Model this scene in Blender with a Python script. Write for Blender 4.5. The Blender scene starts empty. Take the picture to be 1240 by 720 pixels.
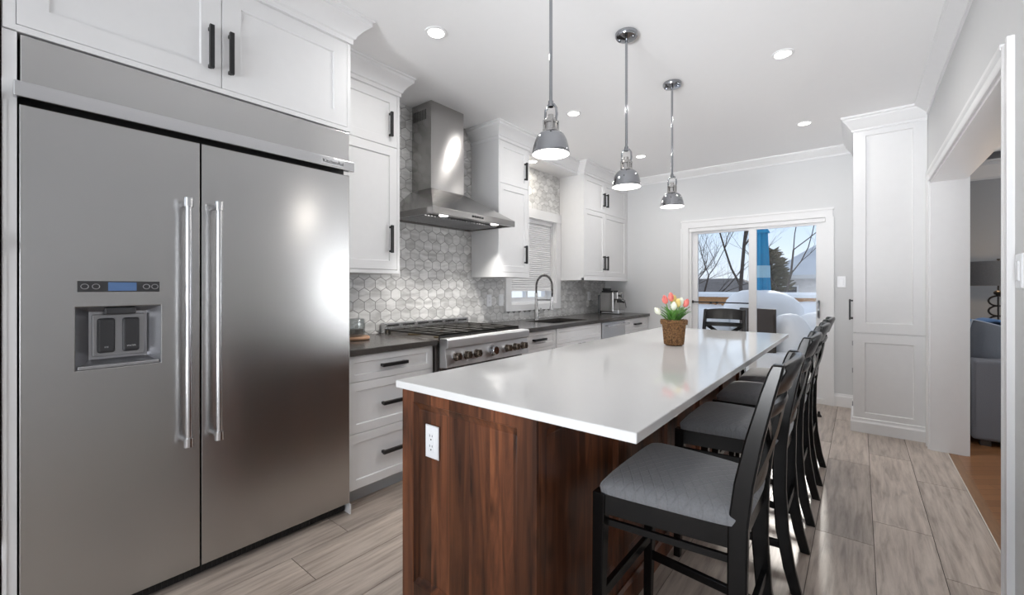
import bpy, bmesh, math, random
from mathutils import Vector, Matrix, Euler
random.seed(7)
sc = bpy.context.scene
COL = sc.collection
PI = math.pi
R = math.radians

# ------------------------------------------------------------------ camera
cam_d = bpy.data.cameras.new('camera')
cam_d.sensor_width = 36.0
cam_d.lens = 522.0 / 1240.0 * 36.0
cam_d.shift_y = -12.0 / 1240.0
cam_d.clip_start = 0.02
cam_d.clip_end = 300
cam = bpy.data.objects.new('camera', cam_d)
COL.objects.link(cam)
cam.location = (0, 0, 1.257)
cam.rotation_euler = (R(90), 0, R(38.887))
sc.camera = cam

# ------------------------------------------------------------------ view / world / lights
sc.view_settings.view_transform = 'Standard'
sc.view_settings.look = 'None'
sc.view_settings.gamma = 1.0
sc.view_settings.use_curve_mapping = False
sc.view_settings.exposure = 0.68
try:
    sc.cycles.use_denoising = True
    sc.cycles.max_bounces = 14
    sc.cycles.diffuse_bounces = 10
    sc.cycles.transparent_max_bounces = 16
    sc.cycles.sample_clamp_indirect = 6.0
    sc.cycles.caustics_reflective = False
    sc.cycles.caustics_refractive = False
except Exception:
    pass

W = bpy.data.worlds.new('sky')
sc.world = W
W.use_nodes = True
wn = W.node_tree
wn.nodes.clear()
_o = wn.nodes.new('ShaderNodeOutputWorld')
_b = wn.nodes.new('ShaderNodeBackground')
_b.inputs['Strength'].default_value = .72
_t = wn.nodes.new('ShaderNodeTexCoord')
_s = wn.nodes.new('ShaderNodeSeparateXYZ')
_r = wn.nodes.new('ShaderNodeValToRGB')
_r.color_ramp.elements[0].position = 0.0
_r.color_ramp.elements[0].color = (.80, .87, .95, 1)
_r.color_ramp.elements[1].position = 0.45
_r.color_ramp.elements[1].color = (.50, .63, .84, 1)
_e = _r.color_ramp.elements.new(0.12)
_e.color = (.62, .78, .98, 1)
_n = wn.nodes.new('ShaderNodeTexNoise')
_n.inputs['Scale'].default_value = 2.2
_n.inputs['Detail'].default_value = 5
_nr = wn.nodes.new('ShaderNodeMapRange')
_nr.inputs[1].default_value = .45
_nr.inputs[2].default_value = .7
_mx = wn.nodes.new('ShaderNodeMixRGB')
_mx.inputs[2].default_value = (.86, .89, .93, 1)
wn.links.new(_t.outputs['Generated'], _s.inputs[0])
wn.links.new(_t.outputs['Generated'], _n.inputs['Vector'])
wn.links.new(_s.outputs['Z'], _r.inputs[0])
wn.links.new(_n.outputs[0], _nr.inputs[0])
wn.links.new(_nr.outputs[0], _mx.inputs[0])
wn.links.new(_r.outputs[0], _mx.inputs[1])
wn.links.new(_mx.outputs[0], _b.inputs['Color'])
wn.links.new(_b.outputs[0], _o.inputs['Surface'])

POT_W = 3.2         # each recessed ceiling light
PEND_W = .8         # each pendant bulb
REAR_W = 28.0        # added fill light behind the camera
CEIL_FILL_W = 13.5
LIVING_W = 88.0      # added fill light in the living room
SUN_W = 1.4


def add_light(name, kind, loc, rot=(0, 0, 0), energy=10, color=(1, 1, 1), parent=None, **kw):
    d = bpy.data.lights.new(name, kind)
    d.energy = energy
    d.color = color
    for k, v in kw.items():
        setattr(d, k, v)
    o = bpy.data.objects.new(name, d)
    COL.objects.link(o)
    o.location = loc
    o.rotation_euler = rot
    if parent is not None:
        o.parent = parent
    return o


# narrow upward light added behind the camera to brighten the ceiling
add_light('ceiling_fill_light', 'AREA', (-.7, -2.55, .7), (R(90 + 18.5), 0, 0), CEIL_FILL_W, (.95, .972, 1), shape='RECTANGLE', size=1.8, size_y=.7, spread=R(42))
# low winter sun, coming in through the sliding patio door
add_light('sun', 'SUN', (0, 9, 6), Vector((-.06, 1, .33)).to_track_quat('Z', 'Y').to_euler(), SUN_W, (1, .95, .88), angle=R(3))
# unseen area lights added as daylight fill behind the camera and in the living room
add_light('rear_fill_light', 'AREA', (-.6, -2.3, 1.2), (R(96), 0, 0), REAR_W, (.94, .968, 1), shape='RECTANGLE', size=1.9, size_y=1.7)
add_light('living_fill_light', 'AREA', (3.85, 4.9, 1.25), (R(108), 0, R(90)), LIVING_W, (.94, .968, 1), shape='RECTANGLE', size=2.6, size_y=1.9)

# ------------------------------------------------------------------ materials
MATS = {}


def new_mat(name):
    m = bpy.data.materials.new(name)
    m.use_nodes = True
    nt = m.node_tree
    p = nt.nodes['Principled BSDF']
    return m, nt, p


def simple(name, col, rough=.5, metal=0.0, spec=None, coat=0.0, noise=0.0, nscale=20, bump=0.0, bscale=60, emit=0, ecol=None, stretch=None):
    if name in MATS:
        return MATS[name]
    m, nt, p = new_mat(name)
    p.inputs['Base Color'].default_value = (*col, 1)
    p.inputs['Roughness'].default_value = rough
    p.inputs['Metallic'].default_value = metal
    if spec is not None:
        p.inputs['Specular IOR Level'].default_value = spec
    p.inputs['Coat Weight'].default_value = coat
    if emit:
        p.inputs['Emission Color'].default_value = (*(ecol or col), 1)
        p.inputs['Emission Strength'].default_value = emit
    tc = nt.nodes.new('ShaderNodeTexCoord')
    vec = tc.outputs['Object']
    if stretch:
        mp = nt.nodes.new('ShaderNodeMapping')
        mp.inputs['Scale'].default_value = stretch
        nt.links.new(vec, mp.inputs['Vector'])
        vec = mp.outputs[0]
    if noise >= 0:
        n = nt.nodes.new('ShaderNodeTexNoise')
        n.inputs['Scale'].default_value = nscale
        n.inputs['Detail'].default_value = 4
        nt.links.new(vec, n.inputs['Vector'])
        mx = nt.nodes.new('ShaderNodeMixRGB')
        nz = noise if noise else .02
        mx.inputs[1].default_value = (*[c * (1 - nz) for c in col], 1)
        mx.inputs[2].default_value = (*[min(1, c * (1 + nz)) for c in col], 1)
        nt.links.new(n.outputs[0], mx.inputs[0])
        nt.links.new(mx.outputs[0], p.inputs['Base Color'])
    if bump:
        n2 = nt.nodes.new('ShaderNodeTexNoise')
        n2.inputs['Scale'].default_value = bscale
        n2.inputs['Detail'].default_value = 3
        nt.links.new(vec, n2.inputs['Vector'])
        bp = nt.nodes.new('ShaderNodeBump')
        bp.inputs['Strength'].default_value = bump
        bp.inputs['Distance'].default_value = .003
        nt.links.new(n2.outputs[0], bp.inputs['Height'])
        nt.links.new(bp.outputs[0], p.inputs['Normal'])
    MATS[name] = m
    return m


def math_node(nt, op, a, b=None):
    n = nt.nodes.new('ShaderNodeMath')
    n.operation = op
    for i, v in ((0, a), (1, b)):
        if v is None:
            continue
        if isinstance(v, (int, float)):
            n.inputs[i].default_value = v
        else:
            nt.links.new(v, n.inputs[i])
    return n.outputs[0]


wall_m = simple('wall_paint', (.66, .665, .67), .6, noise=.01, bump=.05, bscale=140)
ceil_m = simple('ceiling_paint', (.88, .88, .885), .8, noise=.01)
trim_m = simple('trim_paint', (.79, .79, .795), .38)
cab_m = simple('cabinet_paint', (.755, .755, .76), .36)
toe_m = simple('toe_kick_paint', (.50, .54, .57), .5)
greywall_m = simple('grey_wall_paint', (.185, .19, .2), .7)
black_m = simple('black_metal', (.018, .018, .019), .38, .3)
blackgap_m = simple('black_plastic', (.008, .008, .008), .6)
chrome_m = simple('chrome', (.36, .37, .39), .08, 1.0, noise=.01)
nickel_m = simple('brushed_nickel', (.45, .44, .43), .25, 1.0, noise=.03)
white_pl = simple('white_plastic', (.84, .85, .87), .3)
blind_m = simple('blind_fabric', (.74, .74, .75), .8)
bwood_m = simple('black_wood', (.0055, .005, .005), .24, spec=.28, noise=.25, nscale=8)
dark_q = simple('dark_quartz', (.062, .056, .052), .22, noise=.25, nscale=90)
white_q = simple('white_quartz', (.68, .68, .68), .07, noise=.012, nscale=60)
sink_m = simple('black_granite_sink', (.02, .02, .021), .4, noise=.2, nscale=200)
cast_m = simple('cast_iron', (.03, .028, .026), .4, noise=.3, nscale=60)
burner_m = simple('burner_brass', (.16, .12, .07), .4, .7)
emit_m = simple('lamp_glow', (1, .97, .92), .5, emit=6, ecol=(1, .97, .92))
bulb_m = simple('pendant_glow', (1, .97, .92), .5, emit=5, ecol=(1, .96, .9))
liner_m = simple('white_enamel', (.9, .9, .9), .35)
snow_m = simple('snow', (.83, .85, .88), .7, noise=.02, nscale=3, bump=.3, bscale=25)
deckwood_m = simple('rail_cedar', (.40, .20, .075), .6, noise=.35, nscale=3, stretch=(1, 12, 12))
bark_m = simple('bark', (.075, .06, .052), .9, noise=.3, nscale=8)
shade_m = simple('lamp_linen', (.135, .13, .128), .9, noise=.2, nscale=120)
bronze_m = simple('dark_bronze', (.02, .017, .015), .4, .6)
leaf_m = simple('tulip_leaf', (.10, .27, .05), .5, noise=.4, nscale=30)
stem_m = simple('tulip_stem', (.22, .40, .12), .5)
coral_m = simple('coral_petal', (.85, .22, .19), .5, noise=.25, nscale=40)
yellow_m = simple('yellow_petal', (.80, .62, .22), .5, noise=.25, nscale=40)
cream_m = simple('cream_petal', (.82, .84, .70), .5, noise=.1, nscale=40)
blueumb_m = simple('umbrella_fabric', (.012, .26, .50), .7, noise=.2, nscale=8)
paleband_m = simple('umbrella_band', (.33, .55, .68), .7)
brown_m = simple('patio_brown', (.045, .033, .026), .6, noise=.2)
cork_m = simple('tray_wood', (.34, .19, .11), .5, noise=.3, nscale=12)
blue_throw = simple('blue_throw', (.10, .19, .36), .9, noise=.2, nscale=60, bump=.5, bscale=90)
knit_m = simple('knit_throw', (.66, .64, .61), .95, noise=.2, nscale=60, bump=.8, bscale=60)
cush_blue = simple('cushion_fabric', (.085, .092, .108), .9, noise=.15, nscale=150, bump=.4, bscale=200)
brick_m = simple('house_brick', (.66, .63, .61), .9, noise=.25, nscale=6)
roof_m = simple('snowy_roof', (.52, .55, .60), .9, noise=.3, nscale=1.2)
pine_m = simple('pine', (.10, .088, .055), .9, noise=.4, nscale=5)
screen_m = simple('display_screen', (.055, .10, .20), .2, emit=.15, ecol=(.12, .22, .45))
pad_m = simple('dispenser_pad', (.035, .035, .038), .4)
satin_m = simple('satin_grey', (.36, .36, .37), .4, .6)
print_m = simple('pale_print', (.6, .6, .6), .5)
badge_ink = simple('badge_ink', (.03, .03, .03), .4)


def steel(name, stretch, rough=.27, col=(.50, .495, .49), aniso=.6):
    m, nt, p = new_mat(name)
    tc = nt.nodes.new('ShaderNodeTexCoord')
    mp = nt.nodes.new('ShaderNodeMapping')
    mp.inputs['Scale'].default_value = stretch
    n = nt.nodes.new('ShaderNodeTexNoise')
    n.inputs['Scale'].default_value = 1.0
    n.inputs['Detail'].default_value = 3
    nt.links.new(tc.outputs['Object'], mp.inputs[0])
    nt.links.new(mp.outputs[0], n.inputs['Vector'])
    mr = nt.nodes.new('ShaderNodeMapRange')
    mr.inputs[3].default_value = rough - .003
    mr.inputs[4].default_value = rough + .003
    nt.links.new(n.outputs[0], mr.inputs[0])
    nt.links.new(mr.outputs[0], p.inputs['Roughness'])
    mx = nt.nodes.new('ShaderNodeMixRGB')
    mx.inputs[1].default_value = (*[c * .985 for c in col], 1)
    mx.inputs[2].default_value = (*[c * 1.015 for c in col], 1)
    nt.links.new(n.outputs[0], mx.inputs[0])
    nt.links.new(mx.outputs[0], p.inputs['Base Color'])
    p.inputs['Metallic'].default_value = 1.0
    p.inputs['Anisotropic'].default_value = aniso
    p.inputs['Anisotropic Rotation'].default_value = .25
    MATS[name] = m
    return m


steel_m = steel('brushed_steel', (4, 4, 600))
hood_m = steel('hood_steel', (5, 500, 5), .2, (.42, .41, .40), .85)
panel_steel = steel('panel_steel', (300, 6, 6), .42, (.60, .60, .61))
bright_steel = steel('bright_steel', (300, 6, 6), .2, (.62, .62, .63))


def wood_floor():
    m, nt, p = new_mat('wood_look_tile')
    at = nt.nodes.new('ShaderNodeAttribute')
    at.attribute_name = 'tone'
    tc = nt.nodes.new('ShaderNodeTexCoord')
    off = nt.nodes.new('ShaderNodeVectorMath')
    off.operation = 'ADD'
    cmb = nt.nodes.new('ShaderNodeCombineXYZ')
    nt.links.new(math_node(nt, 'MULTIPLY', at.outputs['Fac'], 37.0), cmb.inputs[0])
    nt.links.new(math_node(nt, 'MULTIPLY', at.outputs['Fac'], 71.0), cmb.inputs[1])
    nt.links.new(tc.outputs['Object'], off.inputs[0])
    nt.links.new(cmb.outputs[0], off.inputs[1])
    mp = nt.nodes.new('ShaderNodeMapping')
    mp.inputs['Scale'].default_value = (24, 2.0, 1)
    nt.links.new(off.outputs[0], mp.inputs[0])
    n = nt.nodes.new('ShaderNodeTexNoise')
    n.inputs['Scale'].default_value = 1.3
    n.inputs['Detail'].default_value = 7
    n.inputs['Roughness'].default_value = .62
    n.inputs['Distortion'].default_value = .35
    nt.links.new(mp.outputs[0], n.inputs['Vector'])
    cr = nt.nodes.new('ShaderNodeValToRGB')
    e = cr.color_ramp.elements
    e[0].position = .3
    e[0].color = (.23, .185, .155, 1)
    e[1].position = .7
    e[1].color = (.52, .445, .385, 1)
    k = e.new(.5)
    k.color = (.40, .335, .285, 1)
    nt.links.new(n.outputs[0], cr.inputs[0])
    # knots
    mp2 = nt.nodes.new('ShaderNodeMapping')
    mp2.inputs['Scale'].default_value = (7, 2.6, 1)
    nt.links.new(off.outputs[0], mp2.inputs[0])
    v = nt.nodes.new('ShaderNodeTexVoronoi')
    v.inputs['Scale'].default_value = 1.0
    nt.links.new(mp2.outputs[0], v.inputs['Vector'])
    mr = nt.nodes.new('ShaderNodeMapRange')
    mr.inputs[1].default_value = .03
    mr.inputs[2].default_value = .13
    mr.inputs[3].default_value = .72
    mr.inputs[4].default_value = 1.0
    nt.links.new(v.outputs['Distance'], mr.inputs[0])
    tone = math_node(nt, 'ADD', math_node(nt, 'MULTIPLY', at.outputs['Fac'], .3), .92)
    tt = math_node(nt, 'MULTIPLY', tone, mr.outputs[0])
    mul = nt.nodes.new('ShaderNodeMixRGB')
    mul.blend_type = 'MULTIPLY'
    mul.inputs[0].default_value = 1
    nt.links.new(cr.outputs[0], mul.inputs[1])
    nt.links.new(tt, mul.inputs[2])
    nt.links.new(mul.outputs[0], p.inputs['Base Color'])
    p.inputs['Roughness'].default_value = .36
    bp = nt.nodes.new('ShaderNodeBump')
    bp.inputs['Strength'].default_value = .15
    bp.inputs['Distance'].default_value = .002
    nt.links.new(n.outputs[0], bp.inputs['Height'])
    nt.links.new(bp.outputs[0], p.inputs['Normal'])
    return m


def marble_tile():
    m, nt, p = new_mat('marble_hexagon')
    at = nt.nodes.new('ShaderNodeAttribute')
    at.attribute_name = 'tone'
    tc = nt.nodes.new('ShaderNodeTexCoord')
    off = nt.nodes.new('ShaderNodeVectorMath')
    off.operation = 'ADD'
    cmb = nt.nodes.new('ShaderNodeCombineXYZ')
    for i, k in enumerate((13., 41., 97.)):
        nt.links.new(math_node(nt, 'MULTIPLY', at.outputs['Fac'], k), cmb.inputs[i])
    nt.links.new(tc.outputs['Object'], off.inputs[0])
    nt.links.new(cmb.outputs[0], off.inputs[1])
    mp = nt.nodes.new('ShaderNodeMapping')
    mp.inputs['Rotation'].default_value = (R(40), 0, 0)
    mp.inputs['Scale'].default_value = (6, 5, 22)
    nt.links.new(off.outputs[0], mp.inputs[0])
    n = nt.nodes.new('ShaderNodeTexNoise')
    n.inputs['Scale'].default_value = 1
    n.inputs['Detail'].default_value = 5
    n.inputs['Distortion'].default_value = .8
    nt.links.new(mp.outputs[0], n.inputs['Vector'])
    cr = nt.nodes.new('ShaderNodeValToRGB')
    e = cr.color_ramp.elements
    e[0].position = .32
    e[0].color = (.50, .495, .485, 1)
    e[1].position = .62
    e[1].color = (.80, .795, .785, 1)
    nt.links.new(n.outputs[0], cr.inputs[0])
    tone = math_node(nt, 'ADD', math_node(nt, 'MULTIPLY', at.outputs['Fac'], .26), .78)
    mul = nt.nodes.new('ShaderNodeMixRGB')
    mul.blend_type = 'MULTIPLY'
    mul.inputs[0].default_value = 1
    nt.links.new(cr.outputs[0], mul.inputs[1])
    nt.links.new(tone, mul.inputs[2])
    nt.links.new(mul.outputs[0], p.inputs['Base Color'])
    p.inputs['Roughness'].default_value = .3
    return m


def alder():
    m, nt, p = new_mat('stained_alder')
    tc = nt.nodes.new('ShaderNodeTexCoord')
    # boards of different tone
    sep = nt.nodes.new('ShaderNodeSeparateXYZ')
    nt.links.new(tc.outputs['Object'], sep.inputs[0])
    s = math_node(nt, 'ADD', sep.outputs[0], sep.outputs[1])
    board = math_node(nt, 'FLOOR', math_node(nt, 'DIVIDE', s, .094))
    wn_ = nt.nodes.new('ShaderNodeTexWhiteNoise')
    wn_.noise_dimensions = '1D'
    nt.links.new(board, wn_.inputs['W'])
    off = nt.nodes.new('ShaderNodeVectorMath')
    off.operation = 'ADD'
    cmb = nt.nodes.new('ShaderNodeCombineXYZ')
    nt.links.new(math_node(nt, 'MULTIPLY', wn_.outputs['Value'], 9.), cmb.inputs[2])
    nt.links.new(tc.outputs['Object'], off.inputs[0])
    nt.links.new(cmb.outputs[0], off.inputs[1])
    mp = nt.nodes.new('ShaderNodeMapping')
    mp.inputs['Scale'].default_value = (14, 14, 1.1)
    nt.links.new(off.outputs[0], mp.inputs[0])
    n = nt.nodes.new('ShaderNodeTexNoise')
    n.inputs['Scale'].default_value = 1.5
    n.inputs['Detail'].default_value = 7
    n.inputs['Roughness'].default_value = .6
    n.inputs['Distortion'].default_value = 1.0
    nt.links.new(mp.outputs[0], n.inputs['Vector'])
    cr = nt.nodes.new('ShaderNodeValToRGB')
    e = cr.color_ramp.elements
    e[0].position = .3
    e[0].color = (.024, .010, .006, 1)
    e[1].position = .75
    e[1].color = (.22, .078, .032, 1)
    k = e.new(.52)
    k.color = (.115, .040, .018, 1)
    nt.links.new(n.outputs[0], cr.inputs[0])
    mp2 = nt.nodes.new('ShaderNodeMapping')
    mp2.inputs['Scale'].default_value = (6.5, 6.5, 4)
    nt.links.new(off.outputs[0], mp2.inputs[0])
    v = nt.nodes.new('ShaderNodeTexVoronoi')
    v.inputs['Scale'].default_value = 1
    nt.links.new(mp2.outputs[0], v.inputs['Vector'])
    mr = nt.nodes.new('ShaderNodeMapRange')
    mr.inputs[1].default_value = .03
    mr.inputs[2].default_value = .2
    mr.inputs[3].default_value = .3
    mr.inputs[4].default_value = 1.0
    nt.links.new(v.outputs['Distance'], mr.inputs[0])
    tone = math_node(nt, 'ADD', math_node(nt, 'MULTIPLY', wn_.outputs['Value'], .75), .62)
    tt = math_node(nt, 'MULTIPLY', tone, mr.outputs[0])
    mul = nt.nodes.new('ShaderNodeMixRGB')
    mul.blend_type = 'MULTIPLY'
    mul.inputs[0].default_value = 1
    nt.links.new(cr.outputs[0], mul.inputs[1])
    nt.links.new(tt, mul.inputs[2])
    nt.links.new(mul.outputs[0], p.inputs['Base Color'])
    p.inputs['Roughness'].default_value = .3
    p.inputs['Coat Weight'].default_value = .1
    p.inputs['Specular IOR Level'].default_value = .35
    p.inputs['Coat Roughness'].default_value = .25
    return m


def seat_fabric():
    m, nt, p = new_mat('quilted_grey_fabric')
    tc = nt.nodes.new('ShaderNodeTexCoord')
    sep = nt.nodes.new('ShaderNodeSeparateXYZ')
    nt.links.new(tc.outputs['Object'], sep.inputs[0])
    x, y = sep.outputs[0], sep.outputs[1]

    def lines(sgn):
        s = math_node(nt, 'ADD', math_node(nt, 'MULTIPLY', x, 1.0), math_node(nt, 'MULTIPLY', y, sgn * .62))
        f = math_node(nt, 'FRACT', math_node(nt, 'DIVIDE', s, .034))
        d = math_node(nt, 'ABSOLUTE', math_node(nt, 'SUBTRACT', f, .5))
        return d
    h = math_node(nt, 'MINIMUM', lines(1), lines(-1))
    mr = nt.nodes.new('ShaderNodeMapRange')
    mr.inputs[1].default_value = 0.0
    mr.inputs[2].default_value = .1
    nt.links.new(h, mr.inputs[0])
    bp = nt.nodes.new('ShaderNodeBump')
    bp.inputs['Strength'].default_value = .55
    bp.inputs['Distance'].default_value = .0025
    nt.links.new(mr.outputs[0], bp.inputs['Height'])
    nt.links.new(bp.outputs[0], p.inputs['Normal'])
    n = nt.nodes.new('ShaderNodeTexNoise')
    n.inputs['Scale'].default_value = 180
    nt.links.new(tc.outputs['Object'], n.inputs['Vector'])
    mx = nt.nodes.new('ShaderNodeMixRGB')
    mx.inputs[1].default_value = (.165, .168, .178, 1)
    mx.inputs[2].default_value = (.25, .254, .268, 1)
    nt.links.new(n.outputs[0], mx.inputs[0])
    nt.links.new(mx.outputs[0], p.inputs['Base Color'])
    p.inputs['Roughness'].default_value = .75
    p.inputs['Sheen Weight'].default_value = .3
    return m


def linen(name, c1, c2, sc_=220):
    m, nt, p = new_mat(name)
    tc = nt.nodes.new('ShaderNodeTexCoord')
    n = nt.nodes.new('ShaderNodeTexNoise')
    n.inputs['Scale'].default_value = sc_
    n.inputs['Detail'].default_value = 2
    nt.links.new(tc.outputs['Object'], n.inputs['Vector'])
    mx = nt.nodes.new('ShaderNodeMixRGB')
    mx.inputs[1].default_value = (*c1, 1)
    mx.inputs[2].default_value = (*c2, 1)
    nt.links.new(n.outputs[0], mx.inputs[0])
    nt.links.new(mx.outputs[0], p.inputs['Base Color'])
    p.inputs['Roughness'].default_value = .9
    return m


def oak_floor():
    m, nt, p = new_mat('oak_hardwood')
    tc = nt.nodes.new('ShaderNodeTexCoord')
    mp = nt.nodes.new('ShaderNodeMapping')
    mp.inputs['Rotation'].default_value = (0, 0, R(-38))
    nt.links.new(tc.outputs['Object'], mp.inputs[0])
    br = nt.nodes.new('ShaderNodeTexBrick')
    br.inputs['Scale'].default_value = 1
    br.inputs['Mortar Size'].default_value = .0015
    br.inputs['Brick Width'].default_value = .6
    br.inputs['Row Height'].default_value = .07
    br.inputs['Color1'].default_value = (.27, .125, .052, 1)
    br.inputs['Color2'].default_value = (.19, .085, .034, 1)
    br.inputs['Mortar'].default_value = (.07, .03, .015, 1)
    nt.links.new(mp.outputs[0], br.inputs['Vector'])
    nt.links.new(br.outputs[0], p.inputs['Base Color'])
    p.inputs['Roughness'].default_value = .3
    return m


def wicker():
    m, nt, p = new_mat('woven_wicker')
    tc = nt.nodes.new('ShaderNodeTexCoord')
    n = nt.nodes.new('ShaderNodeTexVoronoi')
    n.inputs['Scale'].default_value = 130
    nt.links.new(tc.outputs['Object'], n.inputs['Vector'])
    cr = nt.nodes.new('ShaderNodeValToRGB')
    cr.color_ramp.elements[0].color = (.42, .22, .085, 1)
    cr.color_ramp.elements[1].color = (.10, .045, .016, 1)
    cr.color_ramp.elements[1].position = .8
    nt.links.new(n.outputs['Distance'], cr.inputs[0])
    nt.links.new(cr.outputs[0], p.inputs['Base Color'])
    p.inputs['Roughness'].default_value = .7
    bp = nt.nodes.new('ShaderNodeBump')
    bp.inputs['Strength'].default_value = .6
    bp.inputs['Distance'].default_value = .003
    bp.invert = True
    nt.links.new(n.outputs['Distance'], bp.inputs['Height'])
    nt.links.new(bp.outputs[0], p.inputs['Normal'])
    return m


def glass_mat(name, tint=(1, 1, 1), refl=.07, rough=.01):
    m = bpy.data.materials.new(name)
    m.use_nodes = True
    nt = m.node_tree
    nt.nodes.clear()
    o = nt.nodes.new('ShaderNodeOutputMaterial')
    t = nt.nodes.new('ShaderNodeBsdfTransparent')
    t.inputs[0].default_value = (*tint, 1)
    g = nt.nodes.new('ShaderNodeBsdfGlossy')
    g.inputs['Roughness'].default_value = rough
    mx = nt.nodes.new('ShaderNodeMixShader')
    mx.inputs[0].default_value = refl
    nt.links.new(t.outputs[0], mx.inputs[1])
    nt.links.new(g.outputs[0], mx.inputs[2])
    nt.links.new(mx.outputs[0], o.inputs[0])
    return m


floor_m = wood_floor()
grout_m = simple('floor_grout', (.10, .085, .075), .9)
tile_m = marble_tile()
tgrout_m = simple('tile_grout', (.20, .195, .19), .9)
alder_m = alder()
seat_m = seat_fabric()
sofa_m = linen('sofa_linen', (.115, .12, .135), (.20, .205, .225))
oak_m = oak_floor()
wicker_m = wicker()
glass_m = glass_mat('window_glass', refl=.012, rough=.15)
jarglass_m = glass_mat('jar_glass', (.86, .88, .88), .16)

# ------------------------------------------------------------------ geometry helpers
ORG = {}


class B:
    def __init__(s):
        s.bm = bmesh.new()
        s.tone = None

    def quadbox(s, c):
        vs = [s.bm.verts.new(p) for p in c]
        for f in ((0, 3, 2, 1), (4, 5, 6, 7), (0, 1, 5, 4), (1, 2, 6, 5), (2, 3, 7, 6), (3, 0, 4, 7)):
            s.bm.faces.new([vs[i] for i in f])
        return s

    def box(s, x0, x1, y0, y1, z0, z1):
        return s.quadbox([(x0, y0, z0), (x1, y0, z0), (x1, y1, z0), (x0, y1, z0), (x0, y0, z1), (x1, y0, z1), (x1, y1, z1), (x0, y1, z1)])

    def hexa(s, bot, top):
        return s.quadbox(list(bot) + list(top))

    def bar(s, p0, p1, w, h, up=(0, 0, 1)):
        p0, p1 = Vector(p0), Vector(p1)
        d = (p1 - p0).normalized()
        u = Vector(up)
        a = d.cross(u)
        if a.length < 1e-4:
            a = d.cross(Vector((1, 0, 0)))
        a.normalize()
        b = a.cross(d).normalized()
        a *= w / 2
        b *= h / 2
        return s.quadbox([p0 - a - b, p0 + a - b, p0 + a + b, p0 - a + b, p1 - a - b, p1 + a - b, p1 + a + b, p1 - a + b])

    def ring(s, c, ax1, ax2, r, n):
        return [s.bm.verts.new(c + ax1 * (r * math.cos(2 * PI * i / n)) + ax2 * (r * math.sin(2 * PI * i / n))) for i in range(n)]

    def tube(s, pts, rad, n=8, closed=False, caps=True):
        pts = [Vector(p) for p in pts]
        m = len(pts)
        rr = rad if isinstance(rad, (list, tuple)) else [rad] * m
        rings = []
        prev = None
        for i, p in enumerate(pts):
            if closed:
                d = pts[(i + 1) % m] - pts[i - 1]
            else:
                d = pts[min(i + 1, m - 1)] - pts[max(i - 1, 0)]
            d.normalize()
            if prev is None:
                a = d.orthogonal().normalized()
            else:
                a = (prev - d * prev.dot(d))
                if a.length < 1e-5:
                    a = d.orthogonal()
                a.normalize()
            prev = a
            b = d.cross(a)
            rings.append(s.ring(p, a, b, rr[i], n))
        k = m if closed else m - 1
        for i in range(k):
            A, C = rings[i], rings[(i + 1) % m]
            for j in range(n):
                s.bm.faces.new((A[j], A[(j + 1) % n], C[(j + 1) % n], C[j]))
        if caps and not closed:
            s.bm.faces.new(list(reversed(rings[0])))
            s.bm.faces.new(rings[-1])
        return s

    def cyl(s, p0, p1, r0, r1=None, n=20):
        return s.tube([p0, p1], [r0, r0 if r1 is None else r1], n)

    def lathe(s, prof, c=(0, 0), n=32, sx=1, sy=1):
        rings = []
        for r, z in prof:
            if r < 1e-5:
                rings.append([s.bm.verts.new((c[0], c[1], z))])
            else:
                rings.append([s.bm.verts.new((c[0] + r * sx * math.cos(2 * PI * i / n), c[1] + r * sy * math.sin(2 * PI * i / n), z)) for i in range(n)])
        for A, C in zip(rings, rings[1:]):
            for j in range(n):
                k = (j + 1) % n
                if len(A) == 1 and len(C) == 1:
                    continue
                if len(A) == 1:
                    s.bm.faces.new((A[0], C[k], C[j]))
                elif len(C) == 1:
                    s.bm.faces.new((A[j], A[k], C[0]))
                else:
                    s.bm.faces.new((A[j], A[k], C[k], C[j]))
        return s

    def sweep(s, path, prof, closed=False):
        """profile (out, z) swept along a flat path, out is to the right of travel, mitred"""
        P = [Vector((p[0], p[1])) for p in path]
        m = len(P)
        rows = []
        for i in range(m):
            if closed:
                d0, d1 = (P[i] - P[i - 1]).normalized(), (P[(i + 1) % m] - P[i]).normalized()
            else:
                d0 = (P[i] - P[i - 1]).normalized() if i else (P[1] - P[0]).normalized()
                d1 = (P[i + 1] - P[i]).normalized() if i < m - 1 else d0
            n0, n1 = Vector((d0.y, -d0.x)), Vector((d1.y, -d1.x))
            mm = (n0 + n1)
            mm = mm / max(.2, (1 + n0.dot(n1)))
            rows.append([s.bm.verts.new((P[i].x + mm.x * o, P[i].y + mm.y * o, z)) for o, z in prof])
        k = len(prof)
        for i in range(m if closed else m - 1):
            A, C = rows[i], rows[(i + 1) % m]
            for j in range(k):
                s.bm.faces.new((A[j], A[(j + 1) % k], C[(j + 1) % k], C[j]))
        if not closed:
            s.bm.faces.new(rows[0])
            s.bm.faces.new(list(reversed(rows[-1])))
        return s

    def panel(s, O, U, V, N, w, h, rings, th):
        """door slab: rings are (inset, height) loops on the front"""
        O, U, V, N = Vector(O), Vector(U), Vector(V), Vector(N)

        def rect(i, d):
            return [s.bm.verts.new(O + U * a + V * b + N * d) for a, b in ((i, i), (w - i, i), (w - i, h - i), (i, h - i))]
        rs = [rect(0, 0)] + [rect(i, d) for i, d in rings]
        s.bm.faces.new(list(reversed(rs[0])))
        for A, C in zip(rs, rs[1:]):
            for j in range(4):
                s.bm.faces.new((A[j], A[(j + 1) % 4], C[(j + 1) % 4], C[j]))
        s.bm.faces.new(rs[-1])
        return s

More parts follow.
